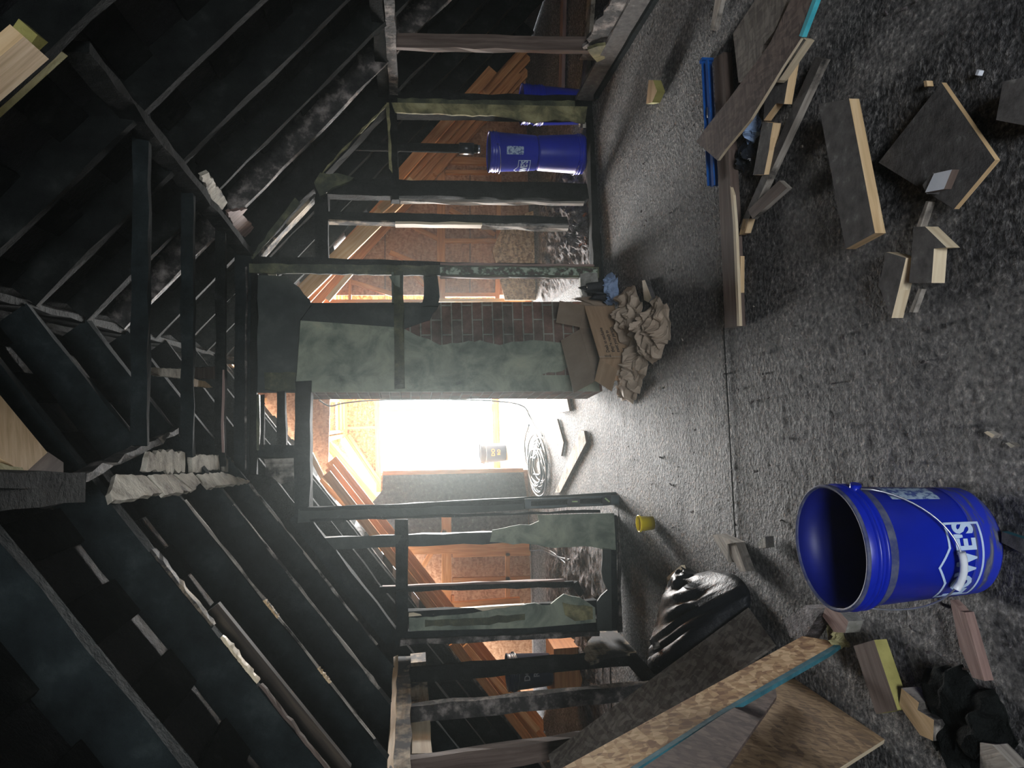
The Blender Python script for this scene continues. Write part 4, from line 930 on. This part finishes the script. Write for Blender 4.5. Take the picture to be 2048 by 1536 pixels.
crumple('black_wrapper', [(1480, 295), (1508, 290), (1512, 330), (1500, 352), (1482, 345), (1474, 315)], .0, .05, 'black_plastic', 'black torn plastic wrapper below the pale blue rag', 'wrapper', 14, 16)
crumple('dark_bag', [(1850, 1325), (1880, 1315), (1970, 1370), (2040, 1440), (2040, 1545), (1900, 1545), (1850, 1440)], .0, .07, 'char', 'dark crumpled bag in the bottom left corner beside the pinkish stake', 'bag', 17, 7)
crumple('torn_insulation', [(1668, 1255), (1700, 1262), (1712, 1290), (1690, 1290)], .02, .04, 'insulation', 'tuft of yellowish insulation at the end of the leaning orange strip', 'insulation', 21, 30)
crumple('black_bag', [(1212, 566), (1222, 575), (1224, 596), (1214, 606), (1210, 590)], 0, .3, 'bag_black', 'black bin bag slumped behind the cardboard box beside the chimney', 'bag', 31, 7)
crumple('torn_paper', [(1203, 600), (1215, 602), (1213, 618), (1201, 618)], 0, .3, 'cardboard_shade', 'torn grey cardboard scrap standing beside the black bin bag', 'cardboard', 33, 12)
crumple('ash_lump', [(1150, 420), (1172, 420), (1190, 470), (1170, 500), (1150, 470)], .0, .12, 'debris', 'grey ash lump against the back of the bottom plate at right', 'ash', 35, 9)
# black sheeting bag at left
def bag():
    top = [(1368, 1134, 3.42), (1345, 1152, 3.42), (1325, 1195, 3.4), (1312, 1245, 3.3), (1300, 1290, 3.2), (1298, 1330, 3.1), (1322, 1372, 2.95)]
    low = [(1378, 1136), (1400, 1148), (1425, 1140), (1470, 1150), (1498, 1180), (1500, 1218), (1490, 1300)]
    T = [YY(x, y, Y) for x, y, Y in top]; L_ = [FL(x, y, .004) for x, y in low]
    T = smoothpath(T, 5); L_ = smoothpath(L_, 5)
    bm = bmesh.new(); R = 16; rows = []
    for a, b in zip(T, L_):
        r = []
        for j in range(R+1):
            f = j/R; p = a.lerp(b, f)
            bulge = math.sin(PI*f)*.045
            q_ = len(rows)*.42
            fold = (1-abs(noise.noise(Vector((q_, f*1.6, 2))))*3.2)*.035*math.sin(PI*min(1, f*1.1+.08))+noise.noise(Vector((q_*2.3, f*5, 8)))*.012
            r.append(bm.verts.new(p+Vector((.4, -.6, .7))*(bulge+fold)))
        rows.append(r)
    for i in range(len(rows)-1):
        for j in range(R): bm.faces.new((rows[i][j], rows[i+1][j], rows[i+1][j+1], rows[i][j+1])).smooth = True
    back = [bm.verts.new((r[0].co.x-.05, r[0].co.y+.12, .004)) for r in rows]
    for i in range(len(rows)-1): bm.faces.new((rows[i][0], back[i], back[i+1], rows[i+1][0])); bm.faces.new((rows[i][R], rows[i+1][R], back[i+1], back[i]))
    for k in (0, -1): bm.faces.new([*rows[k], back[k]] if k == 0 else [*rows[k], back[k]])
    return obj('black_bag', bm, 'bag_black')
t = tag(bag(), 'black plastic bag draped over scraps by the left knee wall', 'bag')
tag(beam('lath_stick', FL(1338, 1158, .07), FL(1367, 1134, .06), (0, 0, 1), .02, .02, 'pine_pale'), 'pale lath tip poking out at the top of the black bag', 'stick')
tag(beam('lath_stick', YY(1300, 1290, 3.16)+Vector((.03, -.08, 0)), FL(1330, 1362, .03), (0, 0, 1), .03, .02, 'weathered'), 'weathered lath standing at the left end of the black bag', 'stick')
# ---- cables
cab = smoothpath([YY(638, 800, 7.7), YY(660, 812, 7.7), YY(690, 806, 7.7), YY(760, 800, 7.7), YY(900, 799, 7.7), YY(1000, 803, 7.7), YY(1045, 812, 7.6), FL(1058, 830, .02), FL(1068, 850, .01), FL(1085, 872, .01)], 8)
tag(tube('power_cord', cab, .008, 'cord_grey', None), 'dark power cord hanging in the bright doorway down to the coil', 'cord')
P = []; c0 = FL(1080, 930)
random.seed(4)
for k in range(9):
    rx, ry = random.uniform(.1, .3), random.uniform(.35, .75); ox, oy = random.uniform(-.06, .06), random.uniform(-.1, .1)
    for i in range(14):
        a = 2*PI*i/14
        P.append(c0+Vector((math.cos(a)*rx+ox, math.sin(a)*ry+oy, .012+.004*k+.008*random.random())))
tag(tube('coiled_cord', smoothpath(P, 4), .009, 'cord_grey', None, 6), 'heap of coiled grey cord on the far room floor', 'cord')
lp = smoothpath([FL(1058, 850, .01), FL(1050, 880, .01), FL(1052, 920, .01), FL(1062, 945, .012), FL(1080, 950, .03)], 8)
tag(tube('power_cord', lp, .009, 'cord_grey', None), 'single grey cord loop on the planks beyond the coiled heap', 'cord')
for k, pts in enumerate(([(1060, 1085), (1062, 1100), (1085, 1100), (1110, 1112), (1140, 1120)], [(1065, 1078), (1090, 1090), (1100, 1085), (1092, 1072)], [(1075, 1090), (1105, 1105), (1135, 1130), (1142, 1138)])):
    tag(tube('wire', smoothpath([FL(x, y, .015) for x, y in pts], 8), .009, 'cord_grey', None), ('grey wire trailing straight over rubble behind the left partition', 'grey wire curled in a short loop behind the left plaster panel', 'grey wire reaching farthest toward the torn plaster hole at left')[k], 'wire')
# ---- small loose bits over the near floor
random.seed(11)
sp = []
for _ in range(900):
    x = random.uniform(-1.5, 2.15); y = random.uniform(.9, 4.6)
    sp.append(((x, y, .0), random.choice((.004, .005, .007, .009, .013))))
chips('floor_grit', sp[:700], 'debris', 'dark grit and char crumbs strewn over the sooty floor', 'grit')
chips('wood_crumbs', [s for s in sp[700:] if s[1] < .02][:60], 'weathered', 'pale wood crumbs strewn over the sooty floor', 'grit')
# subfloor joint
o = beam('trim_1', FL(1447, 656, .001), FL(1473, 1120, .001), (0, 0, 1), .004, .006, 'char'); o['kind'] = 'structure'
# old weathered planks lying in the right eave
tag(beam('eave_plank', FL(1185, -40, .02), FL(1165, 255, .02), (0, 0, 1), .03, .14, 'weathered_pale'), 'pale weathered plank on the floor behind the right knee wall', 'plank')
tag(beam('eave_plank', FL(1128, -40, .02), FL(1122, 240, .02), (0, 0, 1), .03, .12, 'red_wood'), 'reddish plank on the eave floor, farther than the pale one', 'plank')
bpy.context.view_layer.update()

# thin scattering volume, added for the glow around the far opening
def haze():
    bm = bmesh.new(); add_slab(bm, [(-4.1, -2.9, .0), (4.3, -2.9, .0), (4.3, 8.3, .0), (-4.1, 8.3, .0)], (0, 0, 3.6)); bmesh.ops.recalc_face_normals(bm, faces=bm.faces[:])
    me = bpy.data.meshes.new('haze'); bm.to_mesh(me); bm.free()
    m = bpy.data.materials.new('haze'); m.use_nodes = True; nt = m.node_tree; nt.nodes.clear()
    o_ = nt.nodes.new('ShaderNodeOutputMaterial'); v = nt.nodes.new('ShaderNodeVolumeScatter'); v.inputs['Density'].default_value = .0034; v.inputs['Anisotropy'].default_value = .82
    v.inputs['Color'].default_value = (.86, .95, .92, 1)
    nt.links.new(v.outputs[0], o_.inputs['Volume']); me.materials.append(m)
    o = bpy.data.objects.new('haze', me); COL.objects.link(o); tag(o, 'thin haze volume added for the glow in front of the bright opening', 'haze', kind='stuff')
haze()
